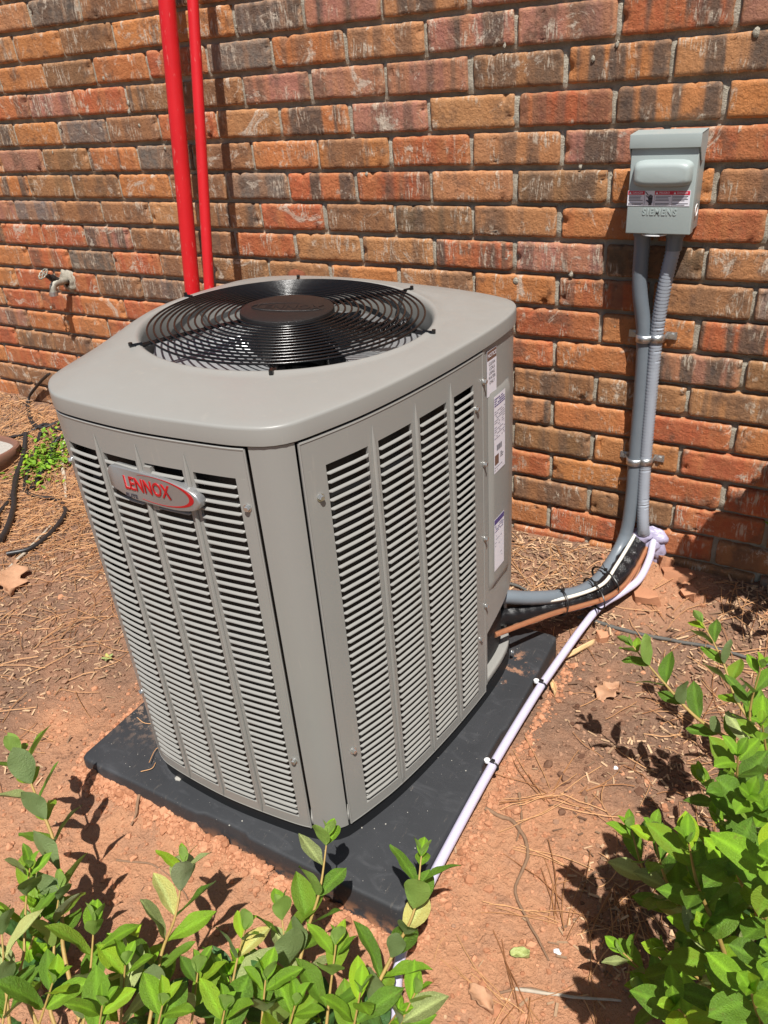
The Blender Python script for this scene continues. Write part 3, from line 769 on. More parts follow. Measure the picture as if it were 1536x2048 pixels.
# power lead along a spoke inside the guard
a=R(14); mb=MB(); mb.tube(spline([(.07*math.cos(a),.07*math.sin(a),-.020),(.13*math.cos(a),.13*math.sin(a),-.020),(.19*math.cos(a),.19*math.sin(a),-.014),(.217*math.cos(a),.217*math.sin(a),-.010)],8),.010,10)
for k in range(22):
    r=.075+.0065*k; c_=Vector((r*math.cos(a),r*math.sin(a),-.019+.00004*k*k)); d_=Vector((math.cos(a),math.sin(a),0)); mb.tube([c_-d_*.0015,c_+d_*.0015],.0125,10)
gmesh('motor_lead_sleeve',mb,MAT['tape'],50)
# motor, fan blades, shroud
mb=MB(); mb.tube([(HC[0],HC[1],.76),(HC[0],HC[1],.868)],.062,32); mb.build('motor',MAT['black_wire'],unit,40)
mb=MB(); V=[];n=96
prof=[(HR+.004,.835),(HR+.001,.81),(HR-.002,.78),(HR-.002,.70)]
for r,z in prof: V+=[(HC[0]+r*math.cos(2*math.pi*k/n),HC[1]+r*math.sin(2*math.pi*k/n),z) for k in range(n)]
mb.add(V,[(j*n+k,(j+1)*n+k,(j+1)*n+(k+1)%n,j*n+(k+1)%n) for j in range(3) for k in range(n)]); mb.build('fan_shroud',MAT['grey_in'],unit,60)
fan=MB()
for b_,a0 in enumerate((-112,8,128)):
    mb=MB(); V=[];na,nrr=16,8
    for j in range(nrr+1):
        r=.06+.175*j/nrr; wd=R(30+50*(j/nrr)**.7)
        for i in range(na+1):
            f=i/na-.5; a=R(a0)+f*2*wd*.62+R(12)*(j/nrr)
            V.append((HC[0]+r*math.cos(a),HC[1]+r*math.sin(a),.822-f*.05*(1-.25*j/nrr)+.012*(4*f*f)))
    m=len(V); V2=[(x,y,z-.0015) for x,y,z in V]; w=na+1
    F=[(j*w+i,j*w+i+1,(j+1)*w+i+1,(j+1)*w+i) for j in range(nrr) for i in range(na)]
    F2=[tuple(m+q for q in f[::-1]) for f in F]
    mb.add(V+V2,F+F2); mb.build('fan_blade',MAT['alu'],unit,60)
mb=MB(); mb.tube([(HC[0],HC[1],.60),(HC[0],HC[1],.62)],.26,48); mb.build('inner_floor',MAT['coil'],unit,60)
# ------------------------------------------------------------------ disconnect box on the wall
def build_box():
    o0=Vector((.3245,-.0,.90)); bx=empty('electrical_disconnect_box',o0,'small grey steel electrical disconnect box mounted on the brick wall','electrical box')
    x0,x1=.2655,.3885; yf=-.085
    def bev(mb,c,d,r=.003): 
        bm=bmesh.new(); bmesh.ops.create_cube(bm,size=1); bmesh.ops.scale(bm,vec=d,verts=bm.verts); bmesh.ops.bevel(bm,geom=bm.edges,offset=r,segments=3,profile=.5,affect='EDGES'); bmesh.ops.translate(bm,vec=c,verts=bm.verts)
        bm.verts.index_update(); mb.add([v.co.copy() for v in bm.verts],[tuple(v.index for v in f.verts) for f in bm.faces]); bm.free()
    mb=MB(); bev(mb,((x0+x1)/2,-.0405,1.007),(x1-x0-.008,.079,.176),.002); mb.build('enclosure',MAT['gbox'],bx,30)
    # front cover: folded sheet with side flanges
    mb=MB(); bev(mb,((x0+x1)/2,yf,1.0015),(x1-x0,.006,.166),.0022)
    for x in (x0+.0011,x1-.0011): bev(mb,(x,yf+.012,1.0015),(.0022,.022,.164),.0008)
    bev(mb,((x0+x1)/2,yf+.010,.9195),(x1-x0-.002,.018,.0022),.0008)
    cov=mb.build('front_cover',MAT['gbox'],bx,30)
    # embossed handle bulge
    mb=MB(); V=[]; cx,cz=(x0+x1)/2+.001,1.0285; nx=40
    for y,kx,kz in ((0,.0545,.0245),(-.005,.0540,.0235),(-.014,.0515,.0210),(-.0185,.048,.0175),(-.0200,.041,.012)):
        for k in range(nx):
            a=2*math.pi*k/nx; ca,sa=math.cos(a),math.sin(a); p=.42
            V.append((cx+kx*math.copysign(abs(ca)**p,ca),yf-.0028+y,cz+kz*math.copysign(abs(sa)**p,sa)))
    F=[(j*nx+k,j*nx+(k+1)%nx,(j+1)*nx+(k+1)%nx,(j+1)*nx+k) for j in range(4) for k in range(nx)]+[tuple(4*nx+k for k in range(nx))]
    mb.add(V,F); mb.build('handle_bulge',MAT['gbox'],bx,60)
    # rain hood
    mb=MB(); xa,xb=x0-.003,x1+.003; yt=-.0925
    bev(mb,((xa+xb)/2,yt,1.0845),(xb-xa,.0025,.024),.001); 
    mb.add([(xa,yt-.001,1.0965),(xb,yt-.001,1.0965),(xb,-.035,1.0995),(xa,-.035,1.0995),(xa,yt-.001,1.0945),(xb,yt-.001,1.0945),(xb,-.035,1.0975),(xa,-.035,1.0975)],[(0,1,2,3),(7,6,5,4),(0,4,5,1),(1,5,6,2),(3,2,6,7),(0,3,7,4)])
    for x,s in ((xa,1),(xb,-1)):
        mb.add([(x,yt,1.096),(x,-.035,1.0990),(x,-.035,1.066),(x,-.06,1.048),(x,-.072,1.048),(x,yt,1.074)]+[(x+.0018*s,yt,1.096),(x+.0018*s,-.035,1.0990),(x+.0018*s,-.035,1.066),(x+.0018*s,-.06,1.048),(x+.0018*s,-.072,1.048),(x+.0018*s,yt,1.074)],
           [tuple(range(6)),tuple(range(11,5,-1))]+[(i,(i+1)%6,6+(i+1)%6,6+i) for i in range(6)])
    mb.build('rain_hood',MAT['gbox'],bx,30)
    fy=yf-.0035
    def fr(x,z,y=fy): return Matrix(((1,0,0,x),(0,0,-1,y),(0,1,0,z),(0,0,0,1)))
    text_mesh('SIEMENS',.0165,MAT['gbox'],'embossed_lettering',bx,fr(.328,.9595,fy),ext=.0007,xs=.90,font_off=.0005,spc=1.2)
    # danger label
    lb=MB(); lb.box((.3235,fy-.0001,.9845),(.1165,.0006,.0275)); L=lb.build('danger_label',MAT['label'],bx,30)
    y=fy-.0006
    for xa_,xb_ in ((.266,.2975),(.3165,.3810)):
        mb=MB(); mb.box(((xa_+xb_)/2,y,.9944),(xb_-xa_,.0004,.0070)); mb.build('red_band',MAT['redink'],L,30)
    for s,x in (('DANGER',.2845),('PELIGRO',.3345),('DANGER',.3675)):
        text_mesh(s,.0052,MAT['label'],'lettering',L,fr(x,.9944,y-.0004),xs=.95)
    for x in (.2702,.3205,.3535):
        mb=MB(); mb.add([(x-.0024,y-.0004,.9922),(x+.0024,y-.0004,.9922),(x,y-.0004,.9966)],[(0,1,2)]); mb.build('warning_triangle',MAT['label'],L,30)
    rs=random.Random(12); mb=MB()
    for xa_,xb_ in ((.2675,.2955),(.3185,.3485),(.3505,.3795)):
        for i in range(7):
            if i==4: continue
            z=.9885-.0026*i; e=xb_-rs.uniform(0,.008); mb.box(((xa_+e)/2,y,z),(e-xa_,.0003,.0010))
    for x in (.298,.3163,.3495): mb.box((x,y,.981),(.0004,.0003,.0195))
    mb.build('printed_lines',MAT['ink'],L,30)
    mb=MB(); # the hand and the arrow
    cx,cz=.3090,.9795
    mb.box((cx,y-.0001,cz+.001),(.0080,.0004,.0085))
    for i,(dx,h) in enumerate(((-.0033,.0060),(-.0012,.0078),(.0010,.0075),(.0031,.0060))): mb.box((cx+dx,y-.0001,cz+.0045+h/2-.0005),(.0018,.0004,h))
    mb.box((cx-.0056,y-.0001,cz+.0005),(.0045,.0004,.0024),Matrix.Rotation(R(35),3,'Y')); mb.box((cx,y-.0001,cz-.0050),(.0056,.0004,.0045))
    a=[(.2985,.9965),(.3045,.9905),(.3010,.9895),(.3060,.9845)]
    mb.tube([Vector((x_,y-.0004,z_)) for x_,z_ in a],.0008,4); mb.build('hand_symbol',MAT['ink'],L,30)
    mb=MB(); mb.tube([(x1-.0025,-.045,.957),(x1-.0010,-.045,.957)],.0135,24); mb.build('knockout',MAT['zinc'],bx,40)
    mb=MB(); mb.tube([(x1-.0015,-.045+.0105*math.cos(t_),.957+.0105*math.sin(t_)) for t_ in [2*math.pi*k/24 for k in range(24)]],.0014,6,closed=True); mb.build('knockout_ring',MAT['white'],bx,60)
    # white lock tab below the cover
    mb=MB(); V=[];n=24
    for z in (.9165,.9145): V+=[(.3185+.024*math.cos(math.pi*2*k/n),-.072-.017*max(-.1,math.sin(math.pi*2*k/n)),z) for k in range(n)]
    mb.add(V,[tuple(range(n-1,-1,-1)),tuple(range(n,2*n))]+[(k,(k+1)%n,n+(k+1)%n,n+k) for k in range(n)]); mb.build('lock_tab',MAT['white'],bx,30)
    for x in (.289,.352):
        mb=MB(); mb.tube([(x,-.040,.919),(x,-.040,.906)],.0195,8); mb.tube([(x,-.040,.907),(x,-.040,.880)],[.0165,.0158],20); mb.build('conduit_connector',MAT['conduit_d'],bx,30)
build_box()
def tube_obj(name,P,r,mat,label,cat,n=14,step=.006,rib=0,group=None,parent=None,ripple=None,tight=6):
    Q=spline(P,tight); Q=resample(Q,step); mb=MB(); rr=[r+(rib if i%2 else 0) for i in range(len(Q))]
    if ripple: rr=[r+ripple*noise.noise(Vector((p.x*60,p.y*60,p.z*60))) for p in Q]
    mb.tube(Q,rr,n); o=mb.build(name,mat,parent,60,origin=Q[0]); 
    if label: tag(o,label,cat,group)
    return o
tube_obj('dark_conduit',[(.289,-.040,.885),(.291,-.036,.80),(.306,-.026,.70),(.311,-.024,.58),(.313,-.026,.40),(.315,-.030,.293),(.311,-.040,.20),(.300,-.085,.155),(.288,-.168,.140),(.269,-.243,.148),(.238,-.304,.165),(.192,-.371,.190),(.150,-.415,.210),(.11,-.45,.22)],.0155,MAT['conduit_d'],'thicker dark grey flexible conduit running from the disconnect box down to the condenser','conduit',16,.0042,.0006)
tube_obj('light_conduit',[(.352,-.040,.885),(.348,-.038,.86),(.340,-.034,.80),(.333,-.026,.70),(.333,-.024,.58),(.336,-.024,.40),(.341,-.027,.30),(.347,-.030,.24),(.350,-.022,.205),(.352,.01,.190)],.0128,MAT['conduit_l'],'light grey ribbed flexible conduit ending in the foam at the foot of the wall','conduit',16,.0038,.0022)
def strap(x,z,r,cy,side,label):
    s=empty('pipe_strap',(x,0,z),label,'pipe strap','galvanised straps holding the conduits')
    mb=MB(); n=16; V=[];rr=r+.0018
    for i in range(n+1):
        a=math.pi+math.pi*i/n if side>0 else math.pi+math.pi*i/n
        V+=[(x+rr*math.cos(a),cy+rr*math.sin(a),z+dz) for dz in(-.008,.008)]
    V=[(x-rr,-.0,z-.008),(x-rr,-.0,z+.008)]+V+[(x+rr,-.0,z-.008),(x+rr,-.0,z+.008)]
    m=len(V)//2; F=[(2*i,2*i+2,2*i+3,2*i+1) for i in range(m-1)]; mb.add(V,F); o=mb.build('strap_band',MAT['zinc'],s,40)
    sd=o.modifiers.new('thickness','SOLIDIFY'); sd.thickness=.0016; sd.offset=1
    mb=MB(); mb.box((x+side*(r+.012),-.0035,z),(.024,.003,.016)); mb.build('strap_ear',MAT['zinc'],s,40)
    mb=MB(); c=x+side*(r+.014); mb.tube([(c,-.004,z),(c,-.009,z)],.0055,6); mb.build('anchor_screw',MAT['screw'],s,40)
strap(.309,.692,.016,-.026,-1,'upper strap around the dark conduit, below the disconnect box'); strap(.3335,.694,.0138,-.025,1,'upper strap around the light ribbed conduit, below the disconnect box')
strap(.3130,.397,.016,-.026,-1,'lower strap around the dark conduit, near the ground'); strap(.3365,.401,.0138,-.024,1,'lower strap around the light ribbed conduit, near the ground')
# line set, wire, copper and drain hose
tube_obj('insulated_line_set',[(.338,.02,.185),(.334,-.025,.172),(.328,-.09,.152),(.316,-.152,.136),(.285,-.225,.130),(.238,-.300,.138),(.188,-.359,.148),(.130,-.425,.158)],.0245,MAT['tape'],'fat line wrapped in shiny black tape between wall and condenser','refrigerant line',18,.005,0,None,None,.0035)
tube_obj('control_wire',[(.331,-.02,.197),(.327,-.07,.187),(.318,-.140,.168),(.309,-.212,.160),(.269,-.285,.164),(.221,-.349,.176),(.151,-.411,.196),(.11,-.44,.21)],.0042,MAT['white_wire'],'thin cream control wire lying between dark conduit and black line','wire',10)
tube_obj('copper_line',[(.362,.02,.18),(.360,-.03,.160),(.356,-.09,.145),(.346,-.158,.133),(.322,-.222,.131),(.279,-.287,.137),(.243,-.346,.148),(.205,-.420,.160),(.163,-.508,.174)],.0062,MAT['copper'],'bare copper tube with its cut end above the condenser base','copper pipe',12)
hp=[(.372,.02,.195),(.374,-.02,.178),(.377,-.058,.155),(.370,-.120,.132),(.343,-.172,.118),(.310,-.218,.102),(.291,-.287,.083),(.280,-.375,.074),(.273,-.455,.070),(.2685,-.525,.068),(.2655,-.654,.067),(.264,-.782,.064),(.265,-.935,.056),(.267,-1.020,.050),(.270,-1.081,.036),(.273,-1.122,.022),(.285,-1.159,.014),(.317,-1.219,.011),(.36,-1.30,.011)]
def hose():
    Q=resample(spline(hp,8),.006); mb=MB(); mb.tube(Q,.0088,16); o=mb.build('drain_hose',MAT['hose'],None,60,origin=Q[0]); me=o.data
    uv=me.uv_layers.new(name='UVMap'); n=16
    for p in me.polygons:
        vs=list(p.vertices); ks=[v%n for v in vs]; wrap=(0 in ks and n-1 in ks)
        for li,v in zip(p.loop_indices,vs):
            k=v%n; k=n if (wrap and k==0) else k; uv.data[li].uv=(k/n*.35,(v//n)*.006*6)
    tag(o,'clear braided lilac drain hose running along the right edge of the black pad','hose')
hose()
def tie(c,d,r,name_label,tail=(.01,-.01,.02)):
    d=Vector(d).normalized(); c=Vector(c); u=d.orthogonal().normalized(); w=d.cross(u); mb=MB()
    rx,ry=r if hasattr(r,'__len__') else (r,r)
    up=Vector((0,0,1)); u=(up-d*up.dot(d)).normalized(); w=d.cross(u)
    mb.tube([c+u*rx*math.cos(t_)+w*ry*math.sin(t_) for t_ in [2*math.pi*k/28 for k in range(28)]],.0017,6,closed=True,ell=(1,1.8))
    h=c+u*rx; mb.box(h+Vector((0,0,.002)),(.007,.006,.006)); mb.tube([h,h+Vector(tail)*.5,h+Vector(tail)],.0012,5)
    o=mb.build('cable_tie',MAT['ties'],None,50,origin=c); tag(o,name_label,'cable tie','black cable ties'); return o
tie((.303,-.168,.142),(-.5,-.8,-.05),(.028,.046),'black cable tie round the bundle, nearest the wall',(-.01,.006,.012))
tie((.296,-.232,.142),(-.7,-.7,.05),(.028,.050),'black cable tie round the bundle of lines where the hose leaves it',(-.012,0,.014))
tie((.243,-.312,.155),(-.6,-.75,.15),(.030,.030),'black cable tie round the bundle, nearest the condenser',(.0,-.01,.016))
def hose_clip(c,lab):
    o=tie(c,(-.02,-1,0),.0105,lab,(-.016,.004,-.012))
    s=MB(); c=Vector(c); s.tube([c+Vector((-.012,0,.006)),c+Vector((-.012,0,.0105))],.0058,10); s.build('nail_head',MAT['white'],o,50)
hose_clip((.2705,-.500,.069),'black tie with white nail head on the drain hose, farther from the camera')
hose_clip((.2650,-.745,.065),'black tie with white nail head on the drain hose, halfway along the pad')
tie((.270,-1.083,.036),(-.05,-1,-.4),.0105,'black cable tie on the drain hose at the front corner of the pad',(-.012,.002,.004))
# sealing foam round the wall penetration
mb=MB(); rs=random.Random(9)
for c,r in (((.362,.002,.184),(.042,.020,.026)),((.345,-.010,.192),(.026,.026,.018)),((.386,.002,.150),(.018,.016,.030)),((.384,.002,.122),(.014,.012,.020)),((.368,-.004,.168),(.026,.020,.022))):
    n,m=28,14; V=[];s=rs.uniform(0,9)
    for j in range(m+1):
        for i in range(n):
            a=2*math.pi*i/n;p=math.pi*j/m; k=1+.22*noise.noise(Vector((math.cos(a)*1.5+s,math.sin(a)*1.5,p*1.6)))
            V.append((c[0]+r[0]*k*math.sin(p)*math.cos(a),c[1]+r[1]*k*math.sin(p)*math.sin(a),c[2]+r[2]*k*math.cos(p)))
    mb.add(V,[(j*n+i,(j+1)*n+i,(j+1)*n+(i+1)%n,j*n+(i+1)%n) for j in range(m) for i in range(n)])
tag(mb.build('sealing_foam',MAT['foam'],None,180,origin=(.37,0,.17)),'lumpy pale lilac foam sealing the pipe hole at the foot of the wall','sealing foam')
# ------------------------------------------------------------------ red pipes leaning on the wall
def line_pipe(name,a,b,t0,t1,r,label,flat=None):
    a=Vector(a);b=Vector(b); P=[a+(b-a)*t for t in (t0,t0+(t1-t0)*.33,t0+(t1-t0)*.66,t1)]; mb=MB(); mb.tube(P,r,32 if not flat else 28,ell=flat); o=mb.build(name,MAT['red'],None,40,origin=P[-1]); tag(o,label,'pipe','red pipes leaning on the wall')
a=Vector((-.858,-.080,1.377));b=Vector((-.876,-.150,.778)); d=(b-a)
line_pipe('red_pipe',a,b,-.55,(b.z-.13)/-d.z*-1+1+.0 if False else 2.05,.0205,'thicker red pipe leaning against the brick wall, left of the thinner one')
a=Vector((-.715,-.150,1.364));b=Vector((-.706,-.255,.849))
line_pipe('red_pipe',a,b,-1.2,2.34,.0128,'thinner bright red pipe leaning on the wall, right of the thicker one')
# ------------------------------------------------------------------ tap
def build_tap():
    t_=empty('garden_tap',(-1.59,0,.71),'old weathered brass garden tap set in the brick wall at left','tap')
    bx,bz=-1.588,.705
    mb=MB(); mb.tube([(bx,.01,bz),(bx,-.035,bz)],.015,14); mb.tube(spline([(bx,-.03,bz),(bx-.004,-.055,bz),(bx-.006,-.072,bz-.012),(bx-.006,-.078,bz-.036)],5),[.016]*8+[.013]*8,14); mb.build('tap_body',MAT['oldmetal'],t_,60)
    mb=MB(); mb.tube([(bx-.006,-.078,bz-.030),(bx-.006,-.079,bz-.046)],.0165,14); mb.build('spout_nozzle',MAT['zinc'],t_,40)
    mb=MB(); mb.tube([(bx-.002,-.045,bz+.004),(bx-.006,-.066,bz+.020),(bx-.009,-.092,bz+.038)],[.0135,.0125,.008],8); mb.tube([(bx-.005,-.062,bz+.017),(bx-.0065,-.068,bz+.0225)],.0155,6); mb.build('bonnet',MAT['cable'],t_,40)
    h=empty('handwheel',(0,0,0),None,None); h.parent=t_; h.location=(bx-.010+1.59,-.097,bz+.042-.71); h.rotation_euler=(R(42),0,R(-6))
    mb=MB(); mb.tube([(.022*math.cos(2*math.pi*k/40)*(1+.08*math.cos(10*math.pi*k/20)),.022*math.sin(2*math.pi*k/40)*(1+.08*math.cos(10*math.pi*k/20)),0) for k in range(40)],.0028,6,closed=True)
    put('wheel_rim',mesh('wheel_rim',mb.V,mb.F,MAT['oldmetal'],60),h)
    for k in range(5):
        a=2*math.pi*k/5; mb=MB(); mb.tube([(0,0,.001),(.022*math.cos(a),.022*math.sin(a),0)],.0024,6); put('wheel_spoke',mesh('wheel_spoke',mb.V,mb.F,MAT['oldmetal'],60),h)
    # rough mortar packed around the tap
    mb=MB(); V=[];n,m=36,8
    for j in range(m+1):
        for i in range(n):
            a=2*math.pi*i/n; f=j/m; r=(.020+.030*f)*(1+.35*noise.noise(Vector((math.cos(a)*2,math.sin(a)*2,f*2)))) 
            V.append((bx+.004+r*math.cos(a)*.95,-.012*(1-f**2)-.0015*(f<.9)+.006*f*f-.003*noise.noise(Vector((a*3,f*6,1))),bz-.006+r*math.sin(a)*.95))
    mb.add(V,[(j*n+i,(j+1)*n+i,(j+1)*n+(i+1)%n,j*n+(i+1)%n) for j in range(m) for i in range(n)]); mb.build('mortar_patch',MAT['mortar'],t_,180)
    t_.scale=(.84,.84,.84)
build_tap()
# broken brick lump behind the lid
mb=MB(); V=[];n,m=22,11
for j in range(m+1):
    for i in range(n):
        a=2*math.pi*i/n;p=math.pi*j/m;k=1+.3*noise.noise(Vector((math.cos(a)*3,math.sin(a)*3,p*3)))
        V.append((-.630+.034*k*math.sin(p)*math.cos(a),-.004+.013*k*math.sin(p)*math.sin(a),.758+.026*k*math.cos(p)))
mb.add(V,[(j*n+i,(j+1)*n+i,(j+1)*n+(i+1)%n,j*n+(i+1)%n) for j in range(m) for i in range(n)])
tag(mb.build('clay_nest',MAT['rust'],None,180,origin=(-.63,0,.758)),'rough rusty brown mud lump stuck on the wall beside the red pipes','mud lump')
# ------------------------------------------------------------------ cables, sticks and litter on the ground
def on_ground(P,h): return [Vector((x,y,max(z,gz(x,y)+h))) for x,y,z in P]
def cable(P,label,r=.0075,twin=True):
    P=on_ground(P,r*.8+.009); Q=resample(spline(P,8),.012); mb=MB()
    if twin:
        for s in(-1,1):
            O=[]
            for i,p in enumerate(Q):
                t=(Q[min(i+1,len(Q)-1)]-Q[max(i-1,0)]).normalized(); w=Vector((t.y,-t.x,0))
                w=w.normalized() if w.length>1e-3 else Vector((1,0,0)); O.append(p+w*r*.52*s)
            mb.tube(O,r*.56,8)
    else: mb.tube(Q,r,10)
    tag(mb.build('black_cable',MAT['cable'],None,60,origin=Q[0]),label,'cable','black cables lying in the pine straw')
cable([(-1.80,-.03,.36),(-1.887,-.02,.31),(-1.975,-.03,.235),(-1.866,-.112,.195),(-1.788,-.131,.18),(-1.728,-.085,.195),(-1.605,-.089,.19)],'black twin cable looping down from the wall behind the condenser')
cable([(-2.08,-.30,.15),(-1.930,-.220,.15),(-1.833,-.167,.165),(-1.790,-.115,.19),(-1.724,-.115,.185),(-1.66,-.10,.19)],'black cable running level from behind the planter toward the wall',.006)
cable([(-1.66,-.14,.16),(-1.681,-.165,.154),(-1.644,-.232,.121),(-1.610,-.317,.090),(-1.586,-.354,.084),(-1.57,-.375,.075)],'short straight black twin cable crossing the green weeds',.009)
cable([(-1.782,-.137,.174),(-1.739,-.213,.135),(-1.696,-.282,.105),(-1.60,-.379,.084),(-1.522,-.395,.080),(-1.470,-.377,.077),(-1.40,-.38,.07)],'black cable curving round the left side of the weeds',.006)
cable([(-1.83,-.17,.16),(-1.76,-.25,.11),(-1.705,-.325,.094),(-1.60,-.42,.085),(-1.534,-.473,.081),(-1.448,-.562,.075),(-1.399,-.631,.072)],'thick dark cable running toward the lower left past the planter',.009,False)
cable([(-1.46,-.60,.07),(-1.51,-.55,.08),(-1.551,-.517,.081),(-1.600,-.431,.084),(-1.715,-.325,.094),(-1.770,-.219,.134)],'thin black cable beside the thick one left of the weeds',.0055)
cable([(-1.38,-.40,.07),(-1.35,-.42,.07),(-1.31,-.50,.068),(-1.29,-.60,.06),(-1.33,-.66,.06)],'short dark cable piece half buried in straw beside the condenser',.007,False)
def stick(name,P,r,mat,label,cat='stick',taper=.5,wob=.004,group=None):
    P=on_ground(P,r*.7); Q=resample(spline(P,6),.012); Q=[p+Vector((noise.noise(p*30),noise.noise(p*30+Vector((5,0,0))),0))*wob for p in Q]
    rr=[r*(1-(1-taper)*i/max(1,len(Q)-1))*(1+.18*noise.noise(p*70)) for i,p in enumerate(Q)]
    mb=MB(); mb.tube(Q,rr,8); tag(mb.build(name,mat,None,60,origin=Q[0]),label,cat,group)
stick('stick',[(-1.66,-.13,.17),(-1.642,-.162,.153),(-1.595,-.218,.124),(-1.525,-.274,.096),(-1.436,-.348,.078)],.009,MAT['pale'],'pale mottled stick lying in the weeds beside the condenser')
stick('stick',[(-1.20,-.81,.062),(-1.243,-.747,.062),(-1.280,-.669,.064),(-1.307,-.595,.065),(-1.335,-.526,.068),(-1.356,-.462,.069)],.006,MAT['pale'],'long pale stick pointing to the left edge above the oak leaf')
stick('stick',[(.255,-.215,.035),(.305,-.213,.048),(.360,-.217,.048),(.428,-.213,.048),(.494,-.207,.050),(.568,-.200,.053),(.678,-.205,.05),(.76,-.21,.05)],.0052,MAT['stick'],'long smooth grey stick on the ground right of the hose','stick',.6,.002)
stick('stick',[(.02,-.168,.065),(.054,-.176,.066),(.092,-.177,.066),(.135,-.187,.06)],.0048,MAT['stick'],'short grey stick on the straw between condenser and wall','stick',.7,.002)
stick('root',[(.276,-.800,.006),(.300,-.806,.01),(.325,-.804,.004),(.359,-.828,.003),(.382,-.863,.003),(.390,-.933,.002),(.430,-.974,.003),(.482,-1.020,.003)],.0042,MAT['bark'],'long winding brown root on the bare soil right of the pad','root',.4,.006)
stick('twig',[(.429,-1.095,.002),(.467,-1.068,.003),(.510,-1.056,.003)],.0022,MAT['bark'],'small brown twig on the red clay near the lower edge','twig')
stick('twig',[(.448,-1.080,.003),(.517,-1.053,.002),(.60,-1.020,.004)],.003,MAT['pale'],'straight pale twig on the soil by the green shrub','twig',.6,.002)
stick('twig',[(.318,-.74,.003),(.333,-.770,.003),(.345,-.80,.003),(.352,-.85,.003)],.003,MAT['bark'],'short dark twig crossing the winding root','twig')
for k,(P,r) in enumerate((([(-.28,-1.215,.005),(-.20,-1.19,.005),(-.13,-1.20,.005),(-.10,-1.215,.005)],.0022),([(-.33,-1.10,.04),(-.31,-1.13,.03),(-.30,-1.16,.02)],.0035))):
    stick('twig',P,r,MAT['bark'],('thin curved twig on the red clay in front of the pad','small pale twig leaning at the left front side of the pad')[k],'twig')
def curled_leaf(name,c,L,Wd,rz,mat,label,lob=0,tilt=.2):
    V=[];nx,ny=14,6; c=Vector(c); c.z=max(c.z,gz(c.x,c.y)+.004)
    for i in range(nx+1):
        u=i/nx; w=Wd*(math.sin(math.pi*u)**.7)*(1+(lob*(.5*math.sin(u*math.pi*6.5))))+.001
        for j in range(ny+1):
            v=j/ny*2-1; x=(u-.5)*L; y=v*w/2; z=.012*v*v*(.4+u)+.010*math.sin(u*5+v)*tilt+.004*noise.noise(Vector((u*4,v*3,c.x*9)))
            V.append(Vector((x*math.cos(rz)-y*math.sin(rz),x*math.sin(rz)+y*math.cos(rz),z))+c)
    F=[(i*(ny+1)+j,(i+1)*(ny+1)+j,(i+1)*(ny+1)+j+1,i*(ny+1)+j+1) for i in range(nx) for j in range(ny)]
    mb=MB(); mb.add(V,F); o=mb.build(name,mat,None,180,origin=c); s=o.modifiers.new('thickness','SOLIDIFY'); s.thickness=.0008; tag(o,label,'leaf')
curled_leaf('dry_leaf',(-1.205,-.735,.07),.15,.075,R(-40),MAT['dryleaf'],'large brown lobed oak leaf at the left edge of the ground',.9,1.6)
curled_leaf('dry_leaf',(.386,-.394,.005),.065,.050,R(60),MAT['dryleaf'],'pale crumpled dry leaf on the soil right of the hose',.5,.8)
curled_leaf('dry_leaf',(.409,-1.120,.004),.050,.024,R(-20),MAT['dryleaf'],'small brown dry leaf on the clay near the bottom edge',.3,.4)
curled_leaf('straw_blade',(.285,-.315,.02),.115,.010,R(60),MAT['blade'],'long flat straw-coloured blade beside the drain hose',0,.1)
curled_leaf('straw_blade',(.277,-.440,.008),.050,.011,R(-62),MAT['blade'],'short flat straw blade beside the far tie on the hose',0,.1)
curled_leaf('fallen_leaf',(.435,-1.030,.004),.030,.016,R(20),MAT['leaf_pale'],'small fallen pale green leaf on the bare soil',0,.2)
def shard(c,d,rz,mat,label,cat,name='brick_fragment'):
    rs=random.Random(int(abs(c[0])*1e4)); V=[];n=7; z0=gz(c[0],c[1])
    for z,k in ((-.2,1),(.75,.95),(1,.72)):
        for i in range(n):
            a=2*math.pi*i/n+rz; q=k*(.62+.6*rs.random()); V.append((c[0]+d[0]/2*q*math.cos(a),c[1]+d[1]/2*q*math.sin(a),z0+d[2]*z+rs.uniform(-.35,.25)*d[2]))
    mb=MB(); mb.add(V,[(j*n+i,j*n+(i+1)%n,(j+1)*n+(i+1)%n,(j+1)*n+i) for j in(0,1) for i in range(n)]+[tuple(2*n+i for i in range(n))]); tag(mb.build(name,mat,None,30,origin=(c[0],c[1],z0)),label,cat)
shard((.446,-.036),(.080,.050,.020),.3,MAT['clod'],'largest orange brick fragment against the foot of the wall','brick fragment')
shard((.484,-.090),(.050,.040,.020),.8,MAT['clod'],'small flat orange brick fragment a hand from the wall','brick fragment')
shard((.393,-.122),(.080,.055,.020),1.4,MAT['clod'],'orange brick fragment in the shadow side below the hose bundle','brick fragment')
shard((.328,-.246),(.040,.030,.018),.1,MAT['clod'],'small reddish brick fragment beside the grey stick','brick fragment')
shard((.412,-.020),(.040,.03,.03),2,MAT['clod'],'upright orange brick fragment under the foam','brick fragment')
shard((.484,-.994),(.013,.010,.004),.5,MAT['white'],'tiny white chip on the soil near the lower right shrub','white chip','white_chip')
shard((.462,-.594),(.011,.007,.004),1.5,MAT['white'],'tiny white chip on the soil farther from the camera','white chip','white_chip')
